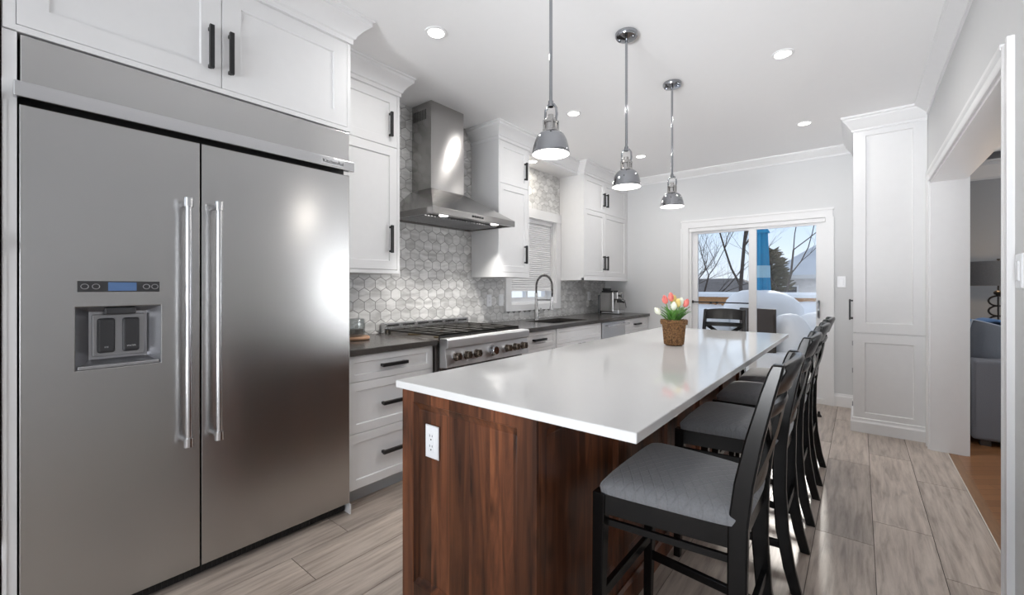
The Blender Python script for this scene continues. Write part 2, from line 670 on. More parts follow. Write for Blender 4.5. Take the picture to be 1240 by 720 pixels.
    def prism(s, pts, ext):
        """polygon of 3D points extruded by vector"""
        e = Vector(ext)
        A = [s.bm.verts.new(p) for p in pts]
        C = [s.bm.verts.new(Vector(p) + e) for p in pts]
        n = len(pts)
        s.bm.faces.new(list(reversed(A)))
        s.bm.faces.new(C)
        for j in range(n):
            s.bm.faces.new((A[j], A[(j + 1) % n], C[(j + 1) % n], C[j]))
        return s

    def ellipsoid(s, c, r, nu=20, nv=12, fn=None):
        c = Vector(c)
        rows = []
        for i in range(nv + 1):
            t = PI * i / nv
            row = []
            for j in range(nu):
                a = 2 * PI * j / nu
                d = Vector((math.sin(t) * math.cos(a), math.sin(t) * math.sin(a), -math.cos(t)))
                k = fn(d) if fn else 1
                row.append(s.bm.verts.new(c + Vector((d.x * r[0] * k, d.y * r[1] * k, d.z * r[2] * k))))
            rows.append(row)
        for A, C in zip(rows, rows[1:]):
            for j in range(nu):
                k = (j + 1) % nu
                s.bm.faces.new((A[j], A[k], C[k], C[j]))
        bmesh.ops.remove_doubles(s.bm, verts=rows[0] + rows[-1], dist=1e-6)
        return s

    def build(s, name, mat, parent=None, bevel=0, smooth=None, seg=2, sub=0):
        bm = s.bm
        bmesh.ops.recalc_face_normals(bm, faces=bm.faces)
        org = ORG.get(parent.name, Vector()) if parent is not None else Vector()
        if parent is not None and org.length:
            bmesh.ops.translate(bm, verts=bm.verts, vec=-org)
        me = bpy.data.meshes.new(name)
        bm.to_mesh(me)
        bm.free()
        for mm in (mat if isinstance(mat, (list, tuple)) else [mat]):
            me.materials.append(mm)
        o = bpy.data.objects.new(name, me)
        COL.objects.link(o)
        if parent is not None:
            o.parent = parent
        ORG[o.name] = org
        if smooth:
            me.shade_smooth()
            me.set_sharp_from_angle(angle=R(smooth))
        if bevel:
            md = o.modifiers.new('bevel', 'BEVEL')
            md.width = bevel
            md.segments = seg
            md.limit_method = 'ANGLE'
            md.angle_limit = R(40)
            md.harden_normals = False
        if sub:
            md = o.modifiers.new('sub', 'SUBSURF')
            md.levels = sub
            md.render_levels = sub
        return o


def thing(name, label, cat, loc=(0, 0, 0), group=None):
    o = bpy.data.objects.new(name, None)
    o.empty_display_size = .1
    COL.objects.link(o)
    o.location = loc
    ORG[o.name] = Vector(loc)
    return tag(o, label, cat, group)


def tag(o, label, cat, group=None, kind=None):
    o['label'] = label
    o['category'] = cat
    if group:
        o['group'] = group
    if kind:
        o['kind'] = kind
    return o


def struct(o, label=None):
    o['kind'] = 'structure'
    if label:
        o['label'] = label
    return o


def copy_tree(o, parent=None):
    c = o.copy()
    COL.objects.link(c)
    if parent is not None:
        c.parent = parent
    for ch in list(o.children):
        copy_tree(ch, c)
    return c


def text_mesh(name, s, size, mat, parent, M, ext=.0006):
    cu = bpy.data.curves.new(name, 'FONT')
    cu.body = s
    cu.size = size
    cu.align_x = 'CENTER'
    cu.align_y = 'CENTER'
    cu.extrude = ext
    t = bpy.data.objects.new(name + '_c', cu)
    COL.objects.link(t)
    dg = bpy.context.evaluated_depsgraph_get()
    me = bpy.data.meshes.new_from_object(t.evaluated_get(dg))
    bpy.data.objects.remove(t)
    bpy.data.curves.remove(cu)
    M2 = Matrix.Translation(-ORG.get(parent.name, Vector())) @ M
    me.transform(M2)
    me.materials.clear()
    me.materials.append(mat)
    o = bpy.data.objects.new(name, me)
    COL.objects.link(o)
    o.parent = parent
    ORG[o.name] = ORG.get(parent.name, Vector())
    return o


X, Y, Z = Vector((1, 0, 0)), Vector((0, 1, 0)), Vector((0, 0, 1))
MX = Matrix(((0, 0, 1, 0), (1, 0, 0, 0), (0, 1, 0, 0), (0, 0, 0, 1)))     # text facing +X: local x->Y, y->Z, z->X
SHAKER = lambda th, st: [(0, th - .0015), (.0015, th), (st, th), (st + .004, th - .009)]

CEIL = 2.745
XW, YB, XR = -2.89, 5.73, 0.43

# ------------------------------------------------------------------ room shell
# floor planks
PLW, PLL, PX0 = .2345, 1.21, -.18
KN = {0: 2.74, 1: 3.03, 2: 2.63, -9: 1.2, -8: .915}
b = B()
lay = b.bm.faces.layers.float.new('tone_f')
kmin, kmax = math.floor((XW - PX0) / PLW) - 1, 3
rnd = random.Random(3)
tones = []
for k in range(kmin, kmax):
    x0, x1 = PX0 + k * PLW, PX0 + (k + 1) * PLW
    x1 = min(x1, .52)
    x0 = max(x0, XW)
    if x1 - x0 < .02:
        continue
    off = KN.get(k, rnd.random() * PLL)
    y = off - math.ceil((off + 2.9) / PLL) * PLL
    while y < YB + .1:
        y0, y1 = max(y, -2.9), min(y + PLL, YB + .1)
        if y1 - y0 > .03:
            g = .0016
            b.box(x0 + g, x1 - g, y0 + g, y1 - g, -.012, 0)
            tones.append(rnd.random())
        y += PLL
b.bm.faces.ensure_lookup_table()
me_faces = len(b.bm.faces)
floor = b.build('floor', floor_m)
at = floor.data.attributes.new('tone', 'FLOAT', 'FACE')
for i in range(me_faces):
    at.data[i].value = tones[i // 6]
struct(floor)
B().box(XW, .52, -2.9, YB + .1, -.05, -.002).build('floor_grout', grout_m, floor)
lf = struct(B().box(.575, 4.1, -2.9, 7.3, -.05, 0).build('floor_living', oak_m))
struct(B().box(.52, .575, -2.9, 7.3, -.05, .001).build('trim_1', simple('oak_border', (.22, .115, .055), .4, noise=.3, nscale=10, stretch=(8, 1, 1))))
struct(B().box(.519, .524, 2.42, 4.65, -.05, .003).build('trim_2', simple('threshold_strip', (.62, .58, .52), .45)))

# ceilings
struct(B().box(XW - .2, 4.1, -2.9, 7.4, CEIL, CEIL + .1).build('ceiling', ceil_m))

# left wall, with the sink window opening
WY0, WY1, WZ0, WZ1 = 3.54, 4.41, 1.075, 2.055
b = B()
b.box(XW - .2, XW, -2.9, WY0, 0, CEIL).box(XW - .2, XW, WY1, YB + .2, 0, CEIL).box(XW - .2, XW, WY0, WY1, 0, WZ0).box(XW - .2, XW, WY0, WY1, WZ1, CEIL)
wall_left = struct(b.build('wall_left', wall_m))
# back wall, with the patio door opening
DX0, DX1, DZ = -1.705, -.285, 2.015
b = B()
b.box(XW, DX0, YB, YB + .18, 0, CEIL).box(DX1, .62, YB, YB + .18, 0, CEIL).box(DX0, DX1, YB, YB + .18, DZ, CEIL)
struct(b.build('wall_back', wall_m))
# right wall with the cased opening to the living room
OY0, OY1, OZ = 2.412, 4.65, 2.085
b = B()
b.box(XR, .62, -2.9, OY0, 0, CEIL).box(XR, .62, OY1, YB, 0, CEIL).box(XR, .62, OY0, OY1, OZ, CEIL)
struct(b.build('wall_right', wall_m))
# rear wall (behind the camera) with its window
b = B()
b.box(XW, -2.7, -2.9, -2.72, 0, CEIL).box(.3, XR, -2.9, -2.72, 0, CEIL).box(-2.7, .3, -2.9, -2.72, 0, .4).box(-2.7, .3, -2.9, -2.72, 2.5, CEIL)
struct(b.build('wall_rear', wall_m))
# living room
struct(B().box(.62, 4.1, 7.0, 7.2, 0, CEIL).build('wall_living', greywall_m))
struct(B().box(3.95, 4.1, -2.9, 7.0, 0, CEIL).build('wall_living_side', greywall_m))
struct(B().box(.62, 4.1, -2.9, -2.72, 0, CEIL).build('wall_living_rear', greywall_m))
struct(B().box(.62, .68, YB, 7.0, 0, CEIL).build('wall_living_left', greywall_m))

# crown mouldings
CR = lambda z0, z1, p: [(0, z0), (.012, z0), (.012, z0 + .018), (.022, z0 + .026), (p * .45, z0 + (z1 - z0) * .42), (p * .78, z0 + (z1 - z0) * .68), (p * .84, z0 + (z1 - z0) * .72), (p * .84, z1 - .022), (p, z1 - .015), (p, z1), (0, z1)]
cr_wall = CR(2.655, CEIL, .085)
struct(B().sweep([(XR, 4.84), (XR, -2.7)], cr_wall).build('trim_3', trim_m, smooth=25))
struct(B().sweep([(-2.54, YB), (-.03, YB)], [(-o, z) if False else (o, z) for o, z in cr_wall]).build('trim_4', trim_m, smooth=25))
struct(B().sweep([(.68, 7.0), (3.95, 7.0)], CR(2.45, CEIL - .1, .13)).build('trim_5', simple('grey_trim', (.36, .365, .375), .5), smooth=25))
# casing round the opening
csg = [(0, 0), (.015, 0), (.018, .008), (.018, .02), (.013, .028), (.012, .06), (.017, .07), (.02, .078), (.02, .1), (0, .1)]


def casing_v(y_in, sgn, ztop):
    b = B()
    pts = [Vector((XR - o, y_in + sgn * t, 0)) for o, t in csg]
    b.prism(pts, (0, 0, ztop))
    return b


struct(casing_v(OY1 - .004, 1, OZ + .085).build('trim_6', trim_m))
struct(casing_v(OY0 + .004, -1, OZ + .072).build('trim_7', trim_m))
b = B()
b.prism([Vector((XR - o, OY0, OZ + t * .85)) for o, t in csg], (0, OY1 - OY0 + .09, 0))
struct(b.build('trim_8', trim_m))
# jamb linings of the opening
b = B()
b.box(XR - .003, .625, OY1 - .02, OY1, 0, OZ).box(XR - .003, .625, OY0, OY0 + .012, 0, OZ).box(XR - .003, .625, OY0, OY1, OZ - .015, OZ)
struct(b.build('trim_9', trim_m))
# living room side casing of the opening
struct(B().box(.62, .64, OY1 - .012, OY1 + .09, 0, OZ + .08).build('trim_11', trim_m))
# baseboards
bb = [(0, 0), (.016, 0), (.016, .105), (.011, .118), (.008, .135), (0, .135)]
struct(B().sweep([(-.222, YB), (-.045, YB)], bb).build('baseboard_back', trim_m))
struct(B().sweep([(-2.25, YB), (-1.79, YB)], bb).build('baseboard_back_left', trim_m))
struct(B().sweep([(XR, OY0 - .1), (XR, -2.7)], bb).build('baseboard_right', trim_m))

# backsplash of hexagon tiles (a child of the wall)
RH = .0545
HW = RH * math.sqrt(3)
b = B()
tones = []
rr = random.Random(11)
rows = int((2.75 - .86) / (RH * 1.5)) + 2
for j in range(rows):
    zc = .875 + j * RH * 1.5
    for i in range(int((YB - 1.25) / HW) + 2):
        yc = 1.25 + i * HW + (HW / 2 if j % 2 else 0)
        if yc > YB + HW or (WY0 - .046 < yc < WY1 + .046 and WZ0 - .046 < zc < WZ1 + .05):
            continue
        if zc > 1.44 and (1.3 < yc < 1.78 or 3.05 < yc < 3.32 or 4.6 < yc):
            continue
        rg = RH - .0017
        pts = [Vector((XW + .002, yc + rg * math.sin(PI / 3 * q), zc + rg * math.cos(PI / 3 * q))) for q in range(6)]
        A = [b.bm.verts.new(p) for p in pts]
        C = [b.bm.verts.new(Vector((XW + .006, yc + (p.y - yc) * .985, zc + (p.z - zc) * .985))) for p in pts]
        b.bm.faces.new(C)
        for q in range(6):
            b.bm.faces.new((A[q], A[(q + 1) % 6], C[(q + 1) % 6], C[q]))
        tones.append(rr.random())
tl = b.bm.faces.layers.float.new('tone')
for n, f in enumerate(b.bm.faces):
    f[tl] = tones[n // 7]
for co, no in (((0, 0, CEIL), (0, 0, 1)), ((0, 0, .895), (0, 0, -1)), ((0, 1.30, 0), (0, -1, 0)), ((0, YB, 0), (0, 1, 0))):
    g = b.bm.verts[:] + b.bm.edges[:] + b.bm.faces[:]
    bmesh.ops.bisect_plane(b.bm, geom=g, plane_co=co, plane_no=no, clear_outer=True)
hx = b.build('hexagon_tile', tile_m, wall_left)
b = B()
for y0, y1, z0, z1 in ((1.3, WY0 - .03, .895, CEIL), (WY1 + .03, YB, .895, CEIL), (WY0 - .03, WY1 + .03, .895, WZ0 - .03), (WY0 - .03, WY1 + .03, WZ1 + .03, CEIL)):
    b.box(XW, XW + .0042, y0, y1, z0, z1)
b.build('tile_grout', tgrout_m, wall_left)

# ------------------------------------------------------------------ sink window
win = struct(thing('window_1', 'white cased sink window with lowered shade', 'window', (XW, 3.97, 1.0)))
del win['category']
b = B()
x0, x1 = XW + .0005, XW + .03
b.box(x0, x1, 3.45, WY0, WZ0, 2.04).box(x0, x1, WY1, 4.50, WZ0, 2.04).box(x0, x1, 3.45, 4.50, 1.005, WZ0)
b.box(x0, x1 + .006, 3.44, 4.505, 2.04, 2.145)
b.build('casing', trim_m, win)
b = B()
b.box(XW - .16, XW, WY0 - .001, WY0 + .02, WZ0 + .0201, WZ1 - .0201).box(XW - .16, XW, WY1 - .02, WY1 + .001, WZ0 + .0201, WZ1 - .0201).box(XW - .16, XW, WY0, WY1, WZ0 - .001, WZ0 + .02).box(XW - .16, XW, WY0, WY1, WZ1 - .02, WZ1 + .001)
b.box(XW - .15, XW - .1, WY0 + .0201, WY0 + .065, WZ0 + .0701, WZ1 - .0701).box(XW - .15, XW - .1, WY1 - .065, WY1 - .0201, WZ0 + .0701, WZ1 - .0701).box(XW - .15, XW - .1, WY0 + .0201, WY1 - .0201, WZ0 + .0201, WZ0 + .07).box(XW - .15, XW - .1, WY0 + .0201, WY1 - .0201, WZ1 - .07, WZ1 - .0201)
b.box(XW - .15, XW - .1, 3.96, 3.995, WZ0 + .0701, WZ1 - .0701)
b.build('sash', trim_m, win)
B().box(XW - .13, XW - .125, WY0 + .06, WY1 - .06, WZ0 + .06, WZ1 - .06).build('glass', glass_m, win)

bl = thing('window_blind', 'pale pleated shade lowered over the sink window', 'blind', (XW - .045, 3.97, 1.2))
b = B()
n = 32
zt, zb = WZ1 - .06, 1.235
pts = []
for i in range(n * 2 + 1):
    pts.append(Vector((XW - .045 + (.007 if i % 2 else -.001), WY0 + .024, zt - (zt - zb) * i / (2 * n))))
back = [Vector((XW - .062, WY0 + .024, p.z)) for p in reversed(pts)]
b.prism(pts + back, (0, WY1 - WY0 - .048, 0))
b.build('pleats', blind_m, bl)
B().box(XW - .075, XW - .02, WY0 + .022, WY1 - .022, zt, WZ1 - .021).build('head_rail', trim_m, bl)
B().box(XW - .068, XW - .03, WY0 + .022, WY1 - .022, zb - .018, zb).build('bottom_rail', trim_m, bl)

# ------------------------------------------------------------------ patio door
dr = struct(thing('door_1', 'white sliding glass patio door', 'door', (-1.0, YB, 0)))
del dr['category']
b = B()
yy = YB
b.box(-1.776, DX0, yy - .022, yy, 0, 2.012).box(DX1, -.236, yy - .022, yy, 0, 2.012).box(-1.79, -.222, yy - .024, yy, 2.012, 2.09)
b.box(-1.80, -.212, yy - .034, yy, 2.09, 2.112)
b.box(-1.80, -1.776, yy - .03, yy, 0, 2.012).box(-.236, -.212, yy - .03, yy, 0, 2.012)
b.build('casing', trim_m, dr)
b = B()
b.box(DX0 + .001, DX0 + .03, yy, yy + .17, .055, DZ - .03).box(DX1 - .03, DX1 - .001, yy, yy + .17, .055, DZ - .03).box(DX0 + .001, DX1 - .001, yy, yy + .17, DZ - .03, DZ - .001).box(DX0 + .001, DX1 - .001, yy - .015, yy + .17, .001, .055)
b.build('frame', trim_m, dr)


def slider(name, x0, x1, y, sl, sr):
    b = B()
    z0, z1 = .055, DZ - .03
    b.box(x0, x0 + sl, y, y + .035, z0, z1).box(x1 - sr, x1, y, y + .035, z0, z1).box(x0 + sl, x1 - sr, y, y + .035, z0, z0 + .09).box(x0 + sl, x1 - sr, y, y + .035, z1 - .045, z1)
    o = b.build(name, trim_m, dr)
    B().box(x0 + sl - .005, x1 - sr + .005, y + .012, y + .018, z0 + .085, z1 - .04).build('glass', glass_m, o)
    return o


slider('fixed_panel', DX0 + .03, -.975, yy + .055, .062, .05)
sp = slider('sliding_panel', -1.025, DX1 - .03, yy + .015, .08, .055)
b = B()
hx0 = -.345
b.tube([(hx0, yy + .015, 1.11), (hx0, yy - .03, 1.10), (hx0, yy - .045, 1.07), (hx0, yy - .045, .97), (hx0, yy - .03, .94), (hx0, yy + .015, .93)], .011, 8)
b.build('handle', chrome_m, sp, smooth=50)
B().box(DX0 + .002, DX1 - .002, yy - .012, yy + .05, DZ - .052, DZ - .004).build('roller_cassette', trim_m, dr, bevel=.006)
sb = thing('security_bar', 'thin black security bar across the left glass of patio door', 'bar', (-1.35, yy + .035, 1.07))
B().tube([(-1.672, yy + .036, 1.077), (-1.0, yy + .036, 1.068)], .008, 8).build('rod', black_m, sb, smooth=50)
for xx in (-1.45, -1.38):
    B().box(xx - .012, xx + .012, yy + .026, yy + .046, 1.055, 1.084).build('clip', black_m, sb)
B().cyl((-1.674, yy + .036, 1.077), (-1.66, yy + .036, 1.077), .018).build('end_pivot', black_m, sb, smooth=50)


# ------------------------------------------------------------------ switches and outlets
def plate(name, label, cat, c, U, N, w=.072, h=.118, kind='rocker', parts=1):
    c, U, N = Vector(c), Vector(U), Vector(N)
    t = thing(name, label, cat, c)
    O = c - U * (w / 2) - Z * (h / 2)
    B().panel(O, U, Z, N, w, h, [(0, .003), (.003, .006)], .006).build('cover_plate', white_pl, t)
    if kind == 'rocker':
        B().panel(c - U * .017 - Z * .034 + N * .006, U, Z, N, .034, .068, [(0, .001), (.002, .004)], .004).build('rocker', white_pl, t)
    else:
        B().panel(c - U * .017 - Z * .034 + N * .006, U, Z, N, .034, .068, [(0, .001), (.002, .002)], .002).build('receptacle', white_pl, t)
        b = B()
        for dz in (-.018, .018):
            for du, dd, ww, hh in ((-.0065, .005, .0022, .008), (.0065, .005, .0022, .007), (0, -.008, .005, .005)):
                b.panel(c + U * (du - ww / 2) + Z * (dz + dd - hh / 2) + N * .0078, U, Z, N, ww, hh, [(0, .0006)], .0006)
        b.build('slots', black_m, t)
    return t


plate('light_switch', 'white light switch on back wall right of patio door', 'switch', (-.149, YB, 1.318), X, -Y)
plate('light_switch', 'white light switch at right edge on the near wall', 'switch', (XR, 2.247, 1.314), Y, -X)
plate('power_outlet', 'white outlet on hexagon tiles left of window, nearer the hood', 'outlet', (XW + .0062, 3.21, 1.128), Y, X, kind='outlet')
plate('light_switch', 'white switch on hexagon tiles touching the window casing', 'switch', (XW + .0062, 3.395, 1.128), Y, X)
plate('power_outlet', 'white outlet on hexagon tiles behind the coffee machine', 'outlet', (XW + .0062, 5.25, 1.143), Y, X, kind='outlet')


# ------------------------------------------------------------------ cabinet helpers
def pull(b, c, axis, N, ln, w=.016, so=.028):
    c, axis, N = Vector(c), Vector(axis), Vector(N)
    b.bar(c - axis * ln / 2 + N * so, c + axis * ln / 2 + N * so, w, w, N)
    for s_ in (-1, 1):
        p = c + axis * (s_ * (ln / 2 - .012))
        b.bar(p, p + N * so, w * .8, w * .8, axis)
    return b


def door(t, y0, y1, z0, z1, x, hz=None, hy=None, name='door', st=.06, hl=.18):
    """shaker front facing +X, handle: vertical at (hy, hz) or horizontal when hy is None"""
    g = .0015
    d = B().panel((x, y0 + g, z0 + g), Y, Z, X, y1 - y0 - 2 * g, z1 - z0 - 2 * g, SHAKER(.02, st), .02).build(name, cab_m, t)
    if hz is not None:
        if hy is None:
            pull(B(), (x + .02 - (.009 if st < .04 else 0), (y0 + y1) / 2, hz), Y, X, hl, .02).build('handle', black_m, d, bevel=.001)
        else:
            pull(B(), (x + .02, hy, hz), Z, X, hl, .017).build('handle', black_m, d, bevel=.001)
    return d


XC = -2.56   # wall cabinet carcass front, doors add .02
XF = -2.22   # carcass front over the fridge
XBASE = -2.26
CRC = [(0, 2.605), (.008, 2.605), (.008, 2.63), (.016, 2.636), (.02, 2.65), (.045, 2.685), (.066, 2.705), (.072, 2.71), (.072, 2.728), (.082, 2.734), (.082, 2.7445), (0, 2.7445)]

# over fridge cabinet
t = thing('wall_cabinet', 'white two-door cabinet above the fridge with crown moulding', 'cabinet', (-2.5, .69, 2.12))
B().box(XW + .002, XF, .05, 1.30, 2.118, 2.66).build('body', cab_m, t)
B().box(XF, XF + .02, 1.28, 1.30, 2.12, 2.62).box(XF, XF + .02, .052, .08, 2.12, 2.62).box(XF, XF + .02, .08, 1.28, 2.118, 2.139).box(XF, XF + .02, .052, 1.30, 2.602, 2.66).build('face_frame', cab_m, t)
door(t, .08, .679, 2.14, 2.602, XF, 2.296, .634, st=.075, hl=.185)
door(t, .679, 1.28, 2.14, 2.602, XF, 2.296, .710, st=.075, hl=.185)
B().sweep([(XF + .02, .05), (XF + .02, 1.302), (XC + .1, 1.302)], [(o * 1.15, z) for o, z in CRC]).build('crown_moulding', trim_m, t, smooth=25)

# side panels around the fridge
t = thing('fridge_panel', 'tall narrow white panel along the left side of the fridge', 'panel', (-2.5, .065, 0))
B().box(XW + .002, -2.205, .05, .083, 0, 2.116).build('board', cab_m, t)
B().box(-2.205, -2.2, .052, .06, .02, 1.88).build('edge_bead', trim_m, t)
t = thing('fridge_panel', 'white panel between the fridge and the drawer base', 'panel', (-2.5, 1.3, 0))
B().box(XW + .008, -2.215, 1.2975, 1.3035, 0, 1.885).build('board', cab_m, t)
B().box(-2.215, -2.2, 1.296, 1.3035, 0, .055).build('foot', cab_m, t)

# wall oven tower at the far left edge
t = thing('oven_tower', 'tall white cabinet with black wall oven left of the fridge', 'cabinet', (-2.5, -.34, 0))
B().box(XW + .002, -2.215, -.72, .046, 0, 2.66).build('body', cab_m, t)
door(t, -.71, .044, 1.95, 2.6, -2.215)
door(t, -.71, .044, .1, .36, -2.215, .3, name='drawer')
B().box(-2.213, -2.19, -.70, .043, .42, 1.36).build('oven_door', simple('oven_glass', (.015, .015, .017), .1), t)
B().box(-2.213, -2.19, -.70, .043, 1.45, 1.9).build('oven_control', MATS['oven_glass'], t)
b = B()
b.tube([(-2.14, -.66, 1.405), (-2.14, .03, 1.405)], .014, 12)
b.box(-2.19, -2.13, .0, .022, 1.385, 1.42).box(-2.19, -2.13, -.66, -.64, 1.385, 1.42)
b.box(-2.213, -2.188, -.70, .043, 1.36, 1.45)
b.build('handle', bright_steel, t)

# ------------------------------------------------------------------ fridge
fr = thing('refrigerator', 'stainless steel built-in side-by-side fridge with ice dispenser', 'fridge', (-2.5, .69, 0))
B().box(XW + .003, -2.262, .086, 1.294, .012, 2.112).build('cabinet', blackgap_m, fr)
B().box(-2.262, -2.203, .09, 1.294, 1.94, 2.112).build('grille_panel', steel_m, fr, bevel=.003)
bar_ = B().box(-2.202, -2.17, .074, 1.306, 1.893, 1.945).build('top_rail', bright_steel, fr, bevel=.003)
b = B()
b.panel((-2.170, 1.115, 1.900), Y, Z, X, .135, .037, [(0, .001), (.002, .003)], .003)
bd = b.build('badge', simple('badge_plate', (.75, .75, .76), .25, .8), bar_)
text_mesh('badge_text', 'KitchenAid', .026, badge_ink, bd, Matrix.Translation((-2.1666, 1.1825, 1.9185)) @ MX)
# left (freezer) door with dispenser cut-out: four boxes round the recess, in one mesh
DZ0, DZ1 = .065, 1.875
RY0, RY1, RZ0, RZ1 = .221, .466, .955, 1.186
xf0, xf1 = -2.262, -2.2
b = B()


def ringbox(b, ys, zs, x0, x1, hole):
    """slab with rectangular holes: grid of cells sharing vertices"""
    vf = {}

    def v(x, y, z):
        k = (x, y, z)
        if k not in vf:
            vf[k] = b.bm.verts.new(k)
        return vf[k]
    for i in range(len(ys) - 1):
        for j in range(len(zs) - 1):
            if (i, j) in hole:
                continue
            y0, y1, z0, z1 = ys[i], ys[i + 1], zs[j], zs[j + 1]
            b.bm.faces.new((v(x1, y0, z0), v(x1, y1, z0), v(x1, y1, z1), v(x1, y0, z1)))
            b.bm.faces.new((v(x0, y0, z0), v(x0, y0, z1), v(x0, y1, z1), v(x0, y1, z0)))
            for (di, dj, q) in ((-1, 0, ((y0, z0), (y0, z1))), (1, 0, ((y1, z1), (y1, z0))), (0, -1, ((y1, z0), (y0, z0))), (0, 1, ((y0, z1), (y1, z1)))):
                ni, nj = i + di, j + dj
                if (ni, nj) in hole or not (0 <= ni < len(ys) - 1 and 0 <= nj < len(zs) - 1):
                    (a1, c1), (a2, c2) = q
                    b.bm.faces.new((v(x1, a1, c1), v(x0, a1, c1), v(x0, a2, c2), v(x1, a2, c2)))
    return b


ringbox(b, [.088, RY0, RY1, .598], [DZ0, RZ0, RZ1, DZ1], xf0, xf1, {(1, 1)})
dl = b.build('freezer_door', steel_m, fr, bevel=.0025)
dR = B().box(xf0, xf1, .604, 1.294, DZ0, DZ1).build('fridge_door', steel_m, fr, bevel=.003)


def fridge_handle(par, y):
    b = B()
    b.tube([(-2.135, y, .625), (-2.135, y, 1.605)], .0115, 16)
    for z in (.625, 1.605):
        b.cyl((-2.135, y, z - .018), (-2.135, y, z + .018), .017, n=16)
        b.cyl((-2.2, y, z), (-2.135, y, z), .011, n=12)
    b.build('handle', bright_steel, par, smooth=40)


fridge_handle(dl, .542)
fridge_handle(dR, .65)
b = B()
b.box(-2.262, -2.255, RY0 + .002, RY1 - .002, RZ0, RZ1)
ds = b.build('dispenser', satin_m, dl)
# deep niche sides (tapering towards the back plate)
b = B()
yb0, yb1, zb0, zb1 = .262, .432, .985, 1.165
xb, xo = -2.2545, -2.2005
o_ = [(xo, RY0, RZ0), (xo, RY1, RZ0), (xo, RY1, RZ1), (xo, RY0, RZ1)]
i_ = [(xb, yb0, zb0), (xb, yb1, zb0), (xb, yb1, zb1), (xb, yb0, zb1)]
O_ = [b.bm.verts.new(p) for p in o_]
I_ = [b.bm.verts.new(p) for p in i_]
for j in range(4):
    b.bm.faces.new((O_[j], O_[(j + 1) % 4], I_[(j + 1) % 4], I_[j]))
b.bm.faces.new(I_)
b.build('niche', simple('niche_steel', (.42, .42, .44), .3, .9), ds)
b = B()
b.box(-2.2543, -2.247, .27, .425, .995, 1.155)
b.build('backplate', satin_m, ds, bevel=.004)
for y0, y1, s_ in ((.283, .334, 'ICE'), (.355, .406, 'WATER')):
    pdl = B().box(-2.25, -2.233, y0, y1, 1.008, 1.14).build('lever', pad_m, ds, bevel=.012, seg=3)
    text_mesh('lever_text', s_, .008, print_m, pdl, Matrix.Translation((-2.2326, (y0 + y1) / 2, 1.03)) @ MX, .0003)
B().box(-2.245, -2.2, RY0 + .006, RY1 - .006, RZ0 + .001, RZ0 + .014).build('drip_tray', satin_m, ds, bevel=.003)
B().box(-2.245, -2.202, .3, .39, RZ1 - .03, RZ1 - .006).build('spout', pad_m, ds, bevel=.004)
b = B()
b.box(-2.2, -2.1975, .226, .461, 1.241, 1.281)
dp = b.build('control_strip', pad_m, dl, bevel=.001)
B().box(-2.1977, -2.197, .308, .39, 1.245, 1.277).build('display', screen_m, dp)
for yv in (.245, .275, .42, .446):
    b = B()
    b.tube([(-2.197, yv + .010 * math.cos(a * PI / 10), 1.261 + .009 * math.sin(a * PI / 10)) for a in range(20)], .0012, 6, closed=True)
    b.build('button', satin_m, dp)
b = B()
b.box(-2.262, -2.245, .09, 1.29, .012, .06)
for i in range(60):
    y_ = .1 + i * .0198
    b.box(-2.245, -2.241, y_, y_ + .01, .016, .056)
b.build('toe_grille', blackgap_m, fr)

# ------------------------------------------------------------------ wall cabinets
t = thing('wall_cabinet', 'tall narrow white wall cabinet between fridge and range hood', 'cabinet', (-2.7, 1.59, 1.355))
B().box(XW + .008, XC, 1.305, 1.88, 1.355, 2.66).build('body', cab_m, t)
B().box(XC, XC + .02, 1.86, 1.88, 1.355, 2.66).box(XC, XC + .02, 1.305, 1.86, 2.602, 2.66).box(XC, XC + .02, 1.305, 1.86, 1.355, 1.378).build('face_frame', cab_m, t)
door(t, 1.308, 1.86, 2.235, 2.602, XC, 2.385, 1.796, st=.06, hl=.17)
door(t, 1.308, 1.86, 1.38, 2.235, XC, 1.592, 1.799, st=.06, hl=.19)
B().sweep([(XC + .02, 1.306), (XC + .02, 1.88), (XW + .01, 1.88)], CRC).build('crown_moulding', trim_m, t, smooth=25)

t = thing('wall_cabinet', 'narrow white wall cabinet between range hood and sink window', 'cabinet', (-2.7, 3.19, 1.355))
B().box(XW + .008, XC, 2.956, 3.42, 1.355, 2.66).build('body', cab_m, t)
B().box(XC, XC + .02, 2.956, 2.972, 1.355, 2.66).box(XC, XC + .02, 3.404, 3.42, 1.355, 2.66).box(XC, XC + .02, 2.97, 3.405, 2.602, 2.66).box(XC, XC + .02, 2.97, 3.405, 1.355, 1.40).build('face_frame', cab_m, t)
door(t, 2.972, 3.404, 2.215, 2.602, XC, 2.38, 3.345, st=.055, hl=.17)
door(t, 2.972, 3.404, 1.40, 2.215, XC, 1.575, 3.345, st=.055, hl=.175)
B().sweep([(XW + .01, 2.956), (XC + .02, 2.956), (XC + .02, 3.42), (XC - .04, 3.42)], CRC).build('crown_moulding', trim_m, t, smooth=25)

t = thing('window_bridge', 'white crowned soffit bridging the two cabinets above the window', 'soffit', (-2.55, 3.96, 2.6))
B().box(XW + .008, -2.63, 3.424, 4.503, 2.605, 2.744).build('box', cab_m, t)
B().sweep([(-2.63, 3.424), (-2.63, 4.503)], CRC).build('crown_moulding', trim_m, t, smooth=25)

